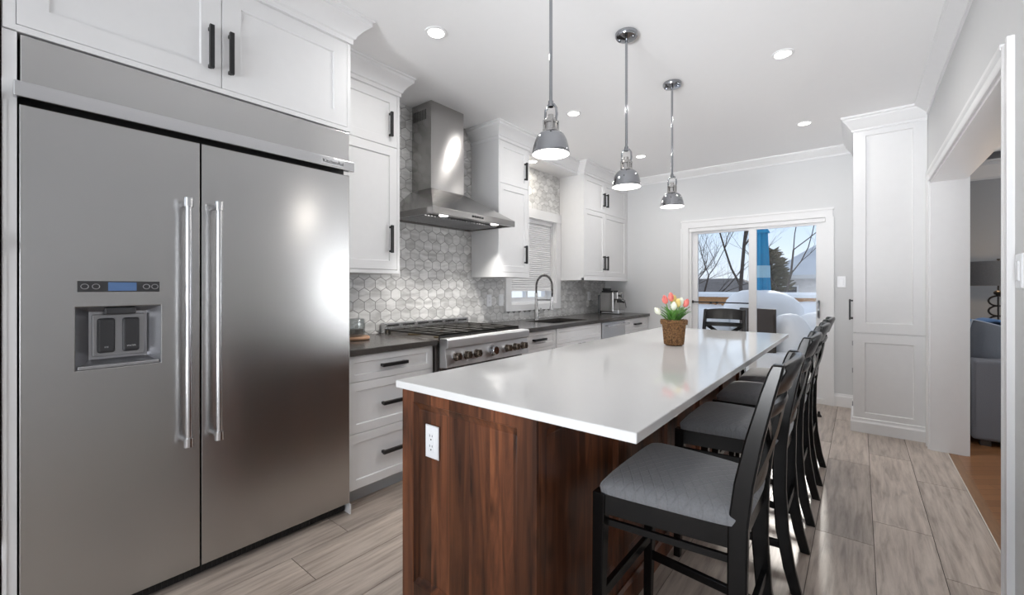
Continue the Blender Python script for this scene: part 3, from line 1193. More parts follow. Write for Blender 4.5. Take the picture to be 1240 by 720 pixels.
t = thing('wall_cabinet', 'wide white four-door wall cabinet in the back left corner', 'cabinet', (-2.7, 5.12, 1.355))
B().box(XW + .008, XC, 4.507, 5.726, 1.355, 2.66).build('body', cab_m, t)
B().box(XC, XC + .02, 4.507, 4.525, 1.355, 2.66).box(XC, XC + .02, 5.69, 5.726, 1.355, 2.66).box(XC, XC + .02, 4.52, 5.7, 2.602, 2.66).box(XC, XC + .02, 4.52, 5.7, 1.355, 1.40).build('face_frame', cab_m, t)
for a, c, hy in ((4.525, 5.04, 4.995), (5.04, 5.69, 5.085)):
    door(t, a, c, 2.2, 2.602, XC, 2.366, hy, st=.055, hl=.17)
    door(t, a, c, 1.40, 2.2, XC, 1.566, hy, st=.055, hl=.18)
B().box(XC - .01, XC + .028, 4.5, 5.726, 1.345, 1.372).box(XW + .02, XC + .02, 4.5, 4.51, 1.345, 1.372).build('light_rail', trim_m, t)
B().sweep([(-2.72, 4.507), (XC + .02, 4.507), (XC + .02, 5.72)], CRC).build('crown_moulding', trim_m, t, smooth=25)

# ------------------------------------------------------------------ base cabinets
XB = -2.26


def base_unit(label, y0, y1, fronts, x=XB, low=False):
    t = thing('base_cabinet', label, 'cabinet', (-2.55, (y0 + y1) / 2, 0), 'base cabinets under the dark counter')
    if low:
        B().box(XW + .008, x, y0, y1, .1, .67).box(x - .02, x, y0, y1, .67, .869).box(XW + .008, x - .02, y0, y0 + .018, .67, .869).box(XW + .008, x - .02, y1 - .018, y1, .67, .869).build('body', cab_m, t)
    else:
        B().box(XW + .008, x, y0, y1, .1, .869).build('body', cab_m, t)
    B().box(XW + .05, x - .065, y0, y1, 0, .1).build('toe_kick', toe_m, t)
    for (a, c, z0, z1, hz, hy, nm) in fronts:
        door(t, a, c, z0, z1, x, hz, hy, name=nm, st=.05 if z1 - z0 > .2 else .038, hl=.185)
    return t


base_unit('white three-drawer base cabinet between fridge and range', 1.305, 1.945, [(1.308, 1.92, .715, .866, .792, None, 'drawer'), (1.308, 1.92, .42, .715, .565, None, 'drawer'), (1.308, 1.92, .102, .42, .272, None, 'drawer')])
base_unit('white base cabinet with one top drawer right of the range', 2.865, 3.445, [(2.885, 3.44, .715, .866, .79, None, 'drawer'), (2.885, 3.44, .102, .715, .6, 3.38, 'door')])
sinkcab = base_unit('wide white sink base cabinet without handle on its panel', 3.449, 4.362, [(3.455, 4.357, .715, .866, None, None, 'false_front'), (3.455, 3.905, .102, .715, .6, 3.86, 'door'), (3.905, 4.357, .102, .715, .6, 3.95, 'door')], low=True)
base_unit('white base cabinet at the back wall beside the dishwasher', 4.985, 5.726, [(4.99, 5.72, .715, .866, .79, None, 'drawer'), (4.99, 5.72, .102, .715, .6, 5.06, 'door')])

t = thing('dishwasher', 'stainless steel dishwasher with bar handle under the counter', 'dishwasher', (-2.5, 4.67, 0))
B().box(XW + .05, -2.27, 4.37, 4.978, .1, .866).build('body', blackgap_m, t)
d = B().box(-2.27, -2.235, 4.385, 4.972, .105, .862).build('door_panel', panel_steel, t, bevel=.004)
b = B()
b.tube([(-2.175, 4.40, .825), (-2.175, 4.96, .825)], .012, 12)
b.cyl((-2.235, 4.45, .825), (-2.175, 4.45, .825), .009, n=10).cyl((-2.235, 4.91, .825), (-2.175, 4.91, .825), .009, n=10)
b.build('handle', bright_steel, d, smooth=40)
B().box(XW + .06, -2.32, 4.37, 4.978, 0, .1).build('toe_kick', black_m, t)

# counters
t = B().box(XW + .007, -2.215, 1.305, 1.948, .87, .906).build('countertop', dark_q, bevel=.003)
tag(t, 'short dark grey quartz countertop between fridge and range', 'countertop')
SX0, SX1, SY0, SY1 = -2.70, -2.33, 3.55, 4.22
b = B()


def slab_hole(b, xs, ys, z0, z1, hole):
    vf = {}

    def v(*k):
        if k not in vf:
            vf[k] = b.bm.verts.new(k)
        return vf[k]
    nx, ny = len(xs) - 1, len(ys) - 1
    for i in range(nx):
        for j in range(ny):
            if (i, j) in hole:
                continue
            a0, a1, c0, c1 = xs[i], xs[i + 1], ys[j], ys[j + 1]
            b.bm.faces.new((v(a0, c0, z1), v(a1, c0, z1), v(a1, c1, z1), v(a0, c1, z1)))
            b.bm.faces.new((v(a0, c0, z0), v(a0, c1, z0), v(a1, c1, z0), v(a1, c0, z0)))
            for di, dj, (p, q) in ((-1, 0, ((a0, c0), (a0, c1))), (1, 0, ((a1, c1), (a1, c0))), (0, -1, ((a1, c0), (a0, c0))), (0, 1, ((a0, c1), (a1, c1)))):
                if (i + di, j + dj) in hole or not (0 <= i + di < nx and 0 <= j + dj < ny):
                    b.bm.faces.new((v(*p, z1), v(*p, z0), v(*q, z0), v(*q, z1)))
    return b


slab_hole(b, [XW + .007, SX0, SX1, -2.215], [2.862, SY0, SY1, 5.727], .87, .906, {(1, 1)})
t = b.build('countertop', dark_q, bevel=.002)
tag(t, 'long dark grey quartz countertop with sink from range to back wall', 'countertop')

t = thing('kitchen_sink', 'black undermount sink sunk in the long dark countertop', 'sink', ((SX0 + SX1) / 2, (SY0 + SY1) / 2, .69))
b = B()
zs0 = .69
e = .012
b.box(SX0 - e, SX1 + e, SY0 - e, SY1 + e, zs0, zs0 + .01)
b.box(SX0 - e, SX0, SY0 - e, SY1 + e, zs0, .869).box(SX1, SX1 + e, SY0 - e, SY1 + e, zs0, .869).box(SX0, SX1, SY0 - e, SY0, zs0, .869).box(SX0, SX1, SY1, SY1 + e, zs0, .869)
b.build('basin', sink_m, t)
B().cyl(((SX0 + SX1) / 2, 3.88, zs0 + .01), ((SX0 + SX1) / 2, 3.88, zs0 + .016), .045).build('drain', nickel_m, t, smooth=40)

# spring faucet
fy, fx = 3.86, -2.77
t = thing('kitchen_faucet', 'brushed nickel spring-neck kitchen faucet behind the sink', 'faucet', (fx, fy, .906))
B().cyl((fx, fy, .906), (fx, fy, .915), .032).cyl((fx, fy, .915), (fx, fy, 1.02), .024).cyl((fx, fy, 1.02), (fx, fy, 1.2), .017).build('stem', nickel_m, t, smooth=40)
arc = [Vector((fx, fy, 1.18)), Vector((fx, fy, 1.27))]
rad = .105
for i in range(0, 19):
    a = PI - PI * i / 18
    arc.append(Vector((fx + rad + rad * math.cos(a), fy, 1.27 + .0 + rad * 1.15 * math.sin(a))))
arc += [Vector((fx + 2 * rad, fy, 1.2)), Vector((fx + 2 * rad - .005, fy, 1.12))]
B().tube(arc, .009, 8).build('hose', black_m, t, smooth=50)
# coil
b = B()
L = [0]
for p, q in zip(arc, arc[1:]):
    L.append(L[-1] + (q - p).length)


def along(s_):
    for i in range(len(arc) - 1):
        if s_ <= L[i + 1] or i == len(arc) - 2:
            f = (s_ - L[i]) / (L[i + 1] - L[i])
            return arc[i].lerp(arc[i + 1], f), (arc[i + 1] - arc[i]).normalized()


tot = L[-1] - .06
pts = []
N_ = 34 * 10
for i in range(N_ + 1):
    c, d = along(tot * i / N_)
    a = i / 10 * 2 * PI
    n1 = Y
    n2 = d.cross(Y).normalized()
    pts.append(c + (n1 * math.cos(a) + n2 * math.sin(a)) * .0135)
b.tube(pts, .0028, 5)
b.build('spring', nickel_m, t, smooth=60)
B().cyl((fx + 2 * rad - .004, fy, 1.16), (fx + 2 * rad - .008, fy, 1.06), .015, .018).cyl((fx + 2 * rad - .008, fy, 1.06), (fx + 2 * rad - .01, fy, 1.02), .019, .024).build('spray_head', nickel_m, t, smooth=40)
B().tube([(fx, fy, 1.12), (fx + .1, fy, 1.125), (fx + 2 * rad - .02, fy, 1.125)], .007, 8).build('support_arm', nickel_m, t, smooth=50)
B().tube([(fx, fy, .97), (fx + .01, fy + .05, .975), (fx + .015, fy + .07, 1.03)], .007, 8).build('lever', nickel_m, t, smooth=50)

# coffee machine
cx, cy = -2.55, 5.3
t = thing('espresso_machine', 'stainless espresso machine on the dark counter by back wall', 'coffee machine', (cx, cy, .906))
x0, x1, y0, y1 = -2.71, -2.51, 5.23, 5.43
B().box(x0, x1, y0, y1, .93, 1.2).build('housing', hood_m, t, bevel=.015)
B().box(x0 + .02, -2.44, y0 + .005, y1 - .005, .912, .965).build('drip_tray', bright_steel, t, bevel=.006)
B().box(x1 - .01, -2.45, y0 + .002, y1 - .002, 1.10, 1.2).build('brew_head', hood_m, t, bevel=.01)
B().box(x0 + .02, x1 - .02, y0 + .02, y1 - .02, 1.2, 1.215).build('cup_shelf', black_m, t)
B().lathe([(.0, 1.215), (.05, 1.215), (.06, 1.24), (.055, 1.25), (.0, 1.25)], (-2.64, 5.30), 20).build('bean_hopper', simple('smoke_plastic', (.05, .05, .05), .2), t, smooth=40)
B().cyl((-2.46, 5.3, 1.10), (-2.46, 5.3, 1.06), .034).tube([(-2.44, 5.3, 1.075), (-2.39, 5.3, 1.065)], .013, 10).build('portafilter', black_m, t, smooth=40)
B().cyl((-2.45, 5.36, 1.15), (-2.442, 5.36, 1.15), .028).build('gauge', chrome_m, t, smooth=40)
b = B()
for q in (5.26, 5.3):
    b.cyl((-2.45, q, 1.15), (-2.44, q, 1.15), .012)
b.build('buttons', black_m, t, smooth=40)
B().tube([(-2.48, 5.42, 1.1), (-2.44, 5.425, 1.09), (-2.42, 5.425, .99)], .006, 8).build('steam_wand', chrome_m, t, smooth=40)
B().box(x0 - .03, x0 - .0, y0, y1, .91, 1.16).build('water_tank', MATS['smoke_plastic'], t, bevel=.008)

# glass jar on wood tray
jx, jy = -2.66, 1.60
t = thing('wooden_trivet', 'round wooden trivet under the glass jar by the fridge', 'trivet', (jx, jy, .906))
B().lathe([(0, .906), (.092, .906), (.1, .914), (.1, .922), (.095, .928), (0, .928)], (jx, jy), 32).build('disc', cork_m, t, smooth=40)
t = thing('glass_jar', 'clear glass jar standing on the round wooden trivet', 'jar', (jx, jy, .928))
B().lathe([(0, .9285), (.062, .9285), (.068, .936), (.07, 1.02), (.066, 1.04), (.06, 1.045), (.06, 1.038), (.063, 1.018), (.061, .94), (0, .937)], (jx, jy), 32).build('glass_body', jarglass_m, t, smooth=50)
B().lathe([(0, .9375), (.058, .9375), (.06, .975), (0, .978)], (jx, jy), 24).build('coffee_pods', simple('jar_filling', (.12, .11, .10), .6, noise=.5, nscale=60), t, smooth=50)

# ------------------------------------------------------------------ range
RX = -2.15
t = thing('gas_range', 'stainless gas range with knobs and black cast iron grates', 'range', (-2.5, 2.405, 0))
ry0, ry1 = 1.952, 2.858
B().box(XW + .03, -2.2, ry0, ry1, .09, .885).build('body', hood_m, t)
B().box(XW + .06, -2.28, ry0 + .02, ry1 - .02, 0, .09).build('toe_kick', black_m, t)
# control panel
b = B()
prof = [(-2.2, .715), (-2.128, .722), (-2.146, .845), (-2.12, .856), (-2.12, .905), (-2.13, .914), (-2.2, .914)]
b.prism([Vector((x, ry0, z)) for x, z in prof], (0, ry1 - ry0, 0))
cp = b.build('control_panel', panel_steel, t, bevel=.003)
ky = [2.035, 2.135, 2.235, 2.41, 2.575, 2.675, 2.775]
for i, yk in enumerate(ky):
    big = i == 3
    r_ = .036 if big else .027
    zk = .787
    b = B()
    nx = Vector((1, 0, .145)).normalized()
    c = Vector((-2.138, yk, zk))
    b.tube([c, c + nx * .012], [r_ * 1.15, r_ * 1.12], 24)
    kb = b.build('knob', bright_steel, t, smooth=40)
    b = B()
    b.tube([c + nx * .012, c + nx * .045, c + nx * .05], [r_, r_ * .92, r_ * .8], 24)
    if not big:
        b.bar(c + nx * .05 - Z * r_ * .85, c + nx * .05 + Z * r_ * .85, .012, .014, nx)
    b.build('grip', chrome_m if big else simple('knob_bronze', (.17, .14, .115), .25, .9), kb, smooth=40)
# oven door below
od = B().box(-2.2, -2.165, ry0 + .004, ry1 - .004, .15, .70).build('oven_door', steel_m, t, bevel=.004)
B().box(-2.166, -2.163, ry0 + .14, ry1 - .14, .27, .55).build('oven_window', MATS['oven_glass'], od)
b = B()
b.tube([(-2.115, ry0 + .06, .655), (-2.115, ry1 - .06, .655)], .013, 12)
b.cyl((-2.165, ry0 + .1, .655), (-2.115, ry0 + .1, .655), .01, n=10).cyl((-2.165, ry1 - .1, .655), (-2.115, ry1 - .1, .655), .01, n=10)
b.build('oven_handle', bright_steel, od, smooth=40)
B().box(-2.83, -2.2, ry0 + .006, ry1 - .006, .885, .897).build('cooktop', simple('cooktop_black', (.11, .10, .09), .35, .8), t)
b = B()
b.box(-2.881, -2.825, ry0, ry1, .885, .985)
bg = b.build('backguard', bright_steel, t, bevel=.004)
b = B()
for i in range(6):
    yc = ry0 + .078 + i * .15
    b.box(-2.826, -2.8235, yc - .055, yc + .055, .958, .971)
b.build('vent_slots', blackgap_m, bg)
# burners and grates
for i, yc in enumerate((2.11, 2.405, 2.70)):
    for xc_ in (-2.66, -2.36):
        b = B()
        b.lathe([(0, .897), (.055, .897), (.055, .906), (.035, .912), (.035, .918), (0, .92)], (xc_, yc), 24)
        b.build('burner', burner_m, t, smooth=40)
for i in range(3):
    g0 = ry0 + .018 + i * .292
    g1 = g0 + .286
    b = B()
    z0, z1 = .925, .94
    w = .014
    for xx in (-2.80, -2.515, -2.225):
        b.box(xx - w / 2, xx + w / 2, g0, g1, z0, z1)
    for yv in (g0 + w / 2, (g0 + g1) / 2, g1 - w / 2):
        b.box(-2.807, -2.218, yv - w / 2, yv + w / 2, z0, z1)
    for xc_ in (-2.66, -2.36):
        b.box(xc_ - w / 2, xc_ + w / 2, g0, g1, z0, z1)
    for xx in (-2.80, -2.225):
        for yv in (g0 + .008, g1 - .008):
            b.box(xx - .01, xx + .01, yv - .008, yv + .008, .897, .925)
    b.box(-2.232, -2.218, g0, g1, .912, .94)
    b.build('grate', cast_m, t, bevel=.003)

# ------------------------------------------------------------------ range hood
t = thing('range_hood', 'stainless chimney range hood with pyramid canopy above the range', 'hood', (-2.65, 2.44, 1.78))
hx1 = -2.33
hy0, hy1 = 2.005, 2.93
c0, c1, cx1 = 2.255, 2.62, -2.642
xw = XW + .0065
b = B()
zb0, zb1, zt = 1.783, 1.831, 2.045
lo = [b.bm.verts.new(p) for p in ((xw, hy0, zb0), (hx1, hy0, zb0), (hx1, hy1, zb0), (xw, hy1, zb0))]
mi = [b.bm.verts.new(p) for p in ((xw, hy0, zb1), (hx1, hy0, zb1), (hx1, hy1, zb1), (xw, hy1, zb1))]
tp = [b.bm.verts.new(p) for p in ((xw, c0 - .004, zt), (cx1 + .004, c0 - .004, zt), (cx1 + .004, c1 + .004, zt), (xw, c1 + .004, zt))]
for A, C in ((lo, mi), (mi, tp)):
    for j in range(4):
        b.bm.faces.new((A[j], A[(j + 1) % 4], C[(j + 1) % 4], C[j]))
b.bm.faces.new(tp)
inn = [b.bm.verts.new(p) for p in ((xw + .02, hy0 + .02, zb0), (hx1 - .02, hy0 + .02, zb0), (hx1 - .02, hy1 - .02, zb0), (xw + .02, hy1 - .02, zb0))]
up = [b.bm.verts.new(v.co + Vector((0, 0, .018))) for v in inn]
for A, C in ((lo, inn), (inn, up)):
    for j in range(4):
        b.bm.faces.new((A[j], A[(j + 1) % 4], C[(j + 1) % 4], C[j]))
b.bm.faces.new(up)
cn = b.build('canopy', hood_m, t, bevel=.002)
B().box(xw, cx1, c0, c1, zt, 2.467).build('lower_chimney', hood_m, t, bevel=.002)
uc = B().box(xw, cx1 - .003, c0 + .003, c1 - .003, 2.467, CEIL - .001).build('upper_chimney', hood_m, t)
b = B()
for i in range(8):
    xx = -2.865 + i * .021
    b.box(xx, xx + .009, c0 + .0015, c0 + .0045, 2.61, 2.69)
b.build('vent_slots', blackgap_m, uc)
b = B()
for i in range(5):
    b.box(hx1, hx1 + .003, 2.40 + i * .027, 2.418 + i * .027, 1.80, 1.815)
b.build('control_buttons', black_m, cn)
b = B()
for q in range(3):
    y0_ = hy0 + .06 + q * .275
    for i in range(9):
        b.box(xw + .09, hx1 - .16, y0_ + i * .03, y0_ + i * .03 + .018, 1.788, 1.796)
b.build('grease_filter', satin_m, t)
for yv in (2.17, 2.74):
    b = B()
    b.cyl((-2.40, yv, 1.786), (-2.40, yv, 1.797), .032)
    hl_ = b.build('hood_lamp', emit_m, t, smooth=40)
    add_light('hood_light', 'AREA', (-2.40, yv, 1.782), energy=3.4, color=(1, .97, .92), shape='DISK', size=.06, spread=R(102))

# ------------------------------------------------------------------ island
IX0, IX1, IY0, IY1 = -1.333, -.717, 1.0, 3.72
t = thing('kitchen_island', 'long stained knotty alder kitchen island base with recessed panels', 'island', (-1.03, 2.36, 0))
B().box(IX0 + .02, IX1 - .02, IY0 + .02, IY1 - .02, .0, .886).build('carcass', alder_m, t)
PNL = [(0, .022), (.0001, .022)]


def isl_panel(O, U, N, w, l, r, tt=.045, bt=.18, z1=.887):
    """frame-and-panel front: left stile l, right stile r"""
    b = B()
    O, U, N = Vector(O), Vector(U), Vector(N)

    def rect(u0, u1, v0, v1, d):
        return [b.bm.verts.new(O + U * a + Z * c + N * d) for a, c in ((u0, v0), (u1, v0), (u1, v1), (u0, v1))]
    th = .02
    rs = [rect(0, w, 0, z1, 0), rect(0, w, 0, z1, th), rect(l, w - r, bt, z1 - tt, th), rect(l + .003, w - r - .003, bt + .003, z1 - tt - .003, th - .005), rect(l + .014, w - r - .014, bt + .018, z1 - tt - .030, th - .019), rect(l + .018, w - r - .018, bt + .022, z1 - tt - .034, th - .018)]
    b.bm.faces.new(list(reversed(rs[0])))
    for A, C in zip(rs, rs[1:]):
        for j in range(4):
            b.bm.faces.new((A[j], A[(j + 1) % 4], C[(j + 1) % 4], C[j]))
    b.bm.faces.new(rs[-1])
    return b


isl_panel((IX0, IY0 + .02, 0), X, -Y, IX1 - IX0, .06, .07).build('end_panel', alder_m, t)
isl_panel((IX1, IY1 - .02, 0), -X, Y, IX1 - IX0, .06, .06).build('end_panel', alder_m, t)
ys = [IY0, 1.585, 2.12, 2.655, 3.19, IY1]
for i in range(5):
    a, c = ys[i], ys[i + 1]
    a2 = a + (.0 if i else .0)
    a2 = a + (.0205 if i == 0 else .001)
    c2 = c - (.0205 if i == 4 else .001)
    isl_panel((IX1 - .02, a2, 0), Y, X, c2 - a2, .03 if i == 0 else .045, .045).build('side_panel', alder_m, t)
for i in range(5):
    a, c = ys[i], ys[i + 1]
    a2 = a + (.0205 if i == 0 else .001)
    c2 = c - (.0205 if i == 4 else .001)
    isl_panel((IX0 + .02, c2, 0), -Y, -X, c2 - a2, .05, .05).build('door', alder_m, t)
bp_ = [(0, 0), (.012, 0), (.012, .085), (.006, .1), (0, .1)]
B().sweep([(IX0, IY0), (IX0, IY1), (IX1, IY1), (IX1, IY0)], [(-o, z) for o, z in bp_], closed=True).build('plinth', alder_m, t)

t = B().box(-1.337, -.408, .972, 3.76, .888, .915).build('island_top', white_q, bevel=.003)
tag(t, 'long glossy white quartz slab on top of the wooden island', 'countertop')
plate('power_outlet', 'white double outlet on the wooden island end panel', 'outlet', (-1.180, IY0 + .0145, .71), X, -Y, w=.068, h=.116, kind='outlet')


# ------------------------------------------------------------------ bar stools
def make_stool(label):
    t = thing('counter_stool', label, 'stool', (0, 0, 0), 'counter stools around the island')
    # front is -X; origin on the floor under the seat middle
    zf = .60

    # cushion: rounded trapezoid
    b = B()
    n = 22
    rows = []
    for i in range(n + 1):
        u = -1 + 2 * i / n
        row = []
        for j in range(n + 1):
            v = -1 + 2 * j / n
            # superellipse corner rounding
            uu, vv = u, v
            k = 1 - .06 * (abs(u) ** 6) * (abs(v) ** 6) * 1.0
            px = uu * .212 * k
            hw = .243 + (.190 - .243) * (uu + 1) / 2
            py = vv * hw * k
            e = max(abs(u), abs(v))
            dome = .022 * (1 - u * u) * (1 - v * v) + .028 * (1 - abs(u) ** 8) ** .5 * (1 - abs(v) ** 8) ** .5
            row.append(b.bm.verts.new((px - .0, py, zf + .02 + dome)))
        rows.append(row)
    for i in range(n):
        for j in range(n):
            b.bm.faces.new((rows[i][j], rows[i + 1][j], rows[i + 1][j + 1], rows[i][j + 1]))
    loop = [rows[i][0] for i in range(n)] + [rows[n][j] for j in range(n)] + [rows[n - i][n] for i in range(n)] + [rows[0][n - j] for j in range(n)]
    lo = [b.bm.verts.new((v.co.x * .985, v.co.y * .985, zf)) for v in loop]
    m = len(loop)
    for i in range(m):
        b.bm.faces.new((loop[i], loop[(i + 1) % m], lo[(i + 1) % m], lo[i]))
    b.bm.faces.new(lo)
    b.build('seat', seat_m, t, smooth=60)
    # apron
    b = B()
    zt, zb = zf, zf - .065
    F, K = .225, .165
    b.bar((-.195, -F + .012, (zt + zb) / 2), (-.195, F - .012, (zt + zb) / 2), .022, zt - zb)
    b.bar((.19, -K, (zt + zb) / 2), (.19, K, (zt + zb) / 2), .022, zt - zb)
    for s_ in (-1, 1):
        b.bar((-.19, s_ * (F - .004), (zt + zb) / 2), (.185, s_ * (K + .004), (zt + zb) / 2), .022, zt - zb)
    b.build('apron', bwood_m, t, bevel=.002)
    # front legs
    for s_ in (-1, 1):
        b = B()
        yc = s_ * (F - .008)
        w = .021
        b.hexa([(-.2 - w * .8 - .012, yc - w * .75, 0), (-.2 + w * .6 - .012, yc - w * .75, 0), (-.2 + w * .6 - .012, yc + w * .75, 0), (-.2 - w * .8 - .012, yc + w * .75, 0)],
               [(-.2 - w, yc - w, zf), (-.2 + w, yc - w, zf), (-.2 + w, yc + w, zf), (-.2 - w, yc + w, zf)])
        b.build('leg', bwood_m, t, bevel=.003)
    # rear legs running up as back posts
    prof = [(0, .252, .040), (.1, .226, .044), (.25, .201, .048), (.42, .190, .050), (.6, .192, .052), (.72, .206, .049), (.85, .232, .044), (.97, .262, .038), (1.03, .279, .034), (1.055, .287, .028)]
    for s_ in (-1, 1):
        pts = [Vector((x - w / 2, 0, z)) for z, x, w in prof] + [Vector((x + w / 2, 0, z)) for z, x, w in reversed(prof)]
        yc = s_ * (K + .006)
        b = B()
        th = .028
        L_, R_ = [], []
        rowsL = []
        for z, x, w in prof:
            sh = s_ * (.02 * max(0, .45 - z) - .012 * max(0, z - .6))   # slight splay
            rowsL.append([b.bm.verts.new((x + dx * w / 2, yc + sh + dy * th / 2, z)) for dx, dy in ((-1, -1), (1, -1), (1, 1), (-1, 1))])
        for A, C in zip(rowsL, rowsL[1:]):
            for j in range(4):
                b.bm.faces.new((A[j], A[(j + 1) % 4], C[(j + 1) % 4], C[j]))
        b.bm.faces.new(list(reversed(rowsL[0])))
        b.bm.faces.new(rowsL[-1])
        b.build('back_leg', bwood_m, t, bevel=.005, smooth=30)

    def xpost(z):
        for (z0, x0, _), (z1, x1, _) in zip(prof, prof[1:]):
            if z <= z1:
                return x0 + (x1 - x0) * (z - z0) / (z1 - z0)
        return prof[-1][1]

    def curved(b, z0, z1, sag, th, half, arch=0, roll=0):
        n = 12
        rows = []
        for i in range(n + 1):
            v = -1 + 2 * i / n
            o = sag * (1 - v * v)
            zz1 = z1 + arch * (1 - v * v)
            xa, xb = xpost(z0) + o, xpost(min(z1, 1.055)) + o
            rows.append([b.bm.verts.new(p) for p in ((xa - th / 2, v * half, z0), (xa + th / 2, v * half, z0), (xb + th / 2 + roll, v * half, zz1 - .012), (xb + th / 3 + roll, v * half, zz1), (xb - th / 2 + roll, v * half, zz1), (xb - th / 2, v * half, zz1 - .02))])
        for A, C in zip(rows, rows[1:]):
            for j in range(6):
                b.bm.faces.new((A[j], A[(j + 1) % 6], C[(j + 1) % 6], C[j]))
        b.bm.faces.new(rows[0])
        b.bm.faces.new(list(reversed(rows[-1])))
        return b
    curved(B(), .965, 1.05, .024, .022, K - .002, .012, .008).build('top_rail', bwood_m, t, smooth=40, bevel=.003)
    curved(B(), .90, .937, .024, .018, K - .002).build('middle_rail', bwood_m, t, smooth=40)
    curved(B(), .675, .71, .018, .02, K).build('lower_rail', bwood_m, t, smooth=40)
    for s_ in (-1, 1):
        b = B()
        pts = []
        for i in range(9):
            f = i / 8
            z = .70 + f * .21
            v = s_ * (-1 + 2 * f)
            pts.append(Vector((xpost(z) + .022 * (1 - .6 * v * v) + s_ * .004, v * (K - .012), z)))
        for p, q in zip(pts, pts[1:]):
            b.bar(p, q + (q - p) * .02, .03, .014, X)
        b.build('cross_slat', bwood_m, t)
    # stretchers
    zs = .2
    B().bar((-.205, -F + .02, .26), (-.205, F - .02, .26), .02, .034).build('footrest', bwood_m, t, bevel=.003)
    for s_ in (-1, 1):
        B().bar((-.2, s_ * (F - .01), .185), (.205, s_ * (K + .008), .185), .018, .03).build('side_stretcher', bwood_m, t, bevel=.002)
        B().bar((-.195, s_ * (F - .02), zf - .10), (.19, s_ * (K), zf - .10), .012, .02).build('side_rail', bwood_m, t)
    B().bar((.203, -K, .30), (.203, K, .30), .018, .03).build('rear_stretcher', bwood_m, t, bevel=.002)
    return t


labels = ['grey cushioned black counter stool nearest the camera', 'second black counter stool from the camera along island side', 'third black counter stool from the camera along island side', 'black counter stool farthest along the island side, by patio door']
st0 = make_stool(labels[0])
for i, yv in enumerate((1.487, 2.283, 2.945, 3.54)):
    o = st0 if i == 0 else copy_tree(st0)
    o.location = (-.452, yv, 0)
    o['label'] = labels[i]
o = copy_tree(st0)
o.location = (-.965, 4.07, 0)
o.rotation_euler = (0, 0, R(92))
o['label'] = 'black counter stool at the far end of the island facing camera'

# ------------------------------------------------------------------ pendants
PX = -1.063


def make_pendant(label):
    t = thing('pendant_lamp', label, 'pendant lamp', (0, 0, 0), 'chrome pendants over the island')
    # local: z=0 is the ceiling
    b = B()
    b.lathe([(0, 0), (.062, 0), (.065, -.004), (.065, -.018), (.058, -.028), (.02, -.034), (0, -.036)], n=32)
    b.build('canopy', chrome_m, t, smooth=35)
    b = B()
    for a in (0, PI):
        b.cyl((.042 * math.cos(a), .042 * math.sin(a), -.027), (.042 * math.cos(a), .042 * math.sin(a), -.036), .007, n=10)
    b.build('screws', chrome_m, t, smooth=40)
    B().cyl((0, 0, -.03), (0, 0, -.672), .0075, n=12).build('rod', chrome_m, t, smooth=40)
    b = B()
    b.tube([(-.026, 0, -.755), (-.03, 0, -.73), (-.028, 0, -.70), (-.016, 0, -.682), (0, 0, -.678), (.016, 0, -.682), (.028, 0, -.70), (.03, 0, -.73), (.026, 0, -.755)], .0055, 8)
    b.cyl((0, 0, -.665), (0, 0, -.69), .012, n=12)
    b.build('yoke', chrome_m, t, smooth=50)
    b = B()
    b.lathe([(0, -.725), (.012, -.725), (.014, -.742), (.027, -.745), (.03, -.752), (.03, -.762), (.026, -.765), (.026, -.79), (.034, -.793), (.036, -.800), (.034, -.806), (0, -.806)], n=24)
    for q in range(4):
        a = PI / 4 + q * PI / 2
        b.cyl((.032 * math.cos(a), .032 * math.sin(a), -.75), (.032 * math.cos(a), .032 * math.sin(a), -.795), .0045, n=8)
    b.build('socket', nickel_m, t, smooth=40)
    b = B()
    out = [(.030, -.800), (.044, -.804), (.059, -.816), (.069, -.836), (.0765, -.862), (.081, -.884), (.0825, -.890), (.0825, -.899)]
    inn = [(.0795, -.899), (.078, -.884), (.0735, -.862), (.066, -.838), (.056, -.819), (.043, -.808)]
    b.lathe(out, n=40)
    b.build('shade', chrome_m, t, smooth=50)
    b = B()
    b.lathe([(.0825, -.899), (.0795, -.8995)] + inn + [(0, -.808)], n=40)
    b.build('shade_liner', liner_m, t, smooth=50)
    b = B()
    b.lathe([(0, -.815), (.02, -.818), (.045, -.845), (.06, -.872), (.055, -.885), (0, -.890)], n=24)
    b.build('bulb', bulb_m, t, smooth=60)
    return t


pl = ['chrome pendant lamp over the near end of the island', 'chrome pendant lamp over the middle of the island', 'chrome pendant lamp over the far end of the island, smallest in view']
p0 = make_pendant(pl[0])
for i, yv in enumerate((1.592, 2.385, 3.175)):
    o = p0 if i == 0 else copy_tree(p0)
    o.location = (PX, yv, CEIL)
    o['label'] = pl[i]
    add_light('pendant_light', 'POINT', (PX, yv, CEIL - .93), energy=PEND_W, color=(1, .95, .88), shadow_soft_size=.05)


# ------------------------------------------------------------------ recessed lights
def make_pot(label, loc, light=True):
    t = thing('recessed_light', label, 'ceiling light', loc, 'recessed ceiling lights')
    x, y, z = loc
    B().lathe([(.046, z - .0005), (.063, z - .0005), (.063, z - .004), (.05, z - .008), (.046, z - .004)], (x, y), 32).build('trim_ring', trim_m, t, smooth=30)
    B().lathe([(0, z - .001), (.0462, z - .001), (.0462, z - .004), (0, z - .004)], (x, y), 32).build('lens', emit_m, t, smooth=30)
    if light:
        add_light('recessed_glow', 'AREA', (0, 0, -.012), energy=POT_W, color=(1, .975, .94), parent=t, shape='DISK', size=.09, spread=R(165))
    return t


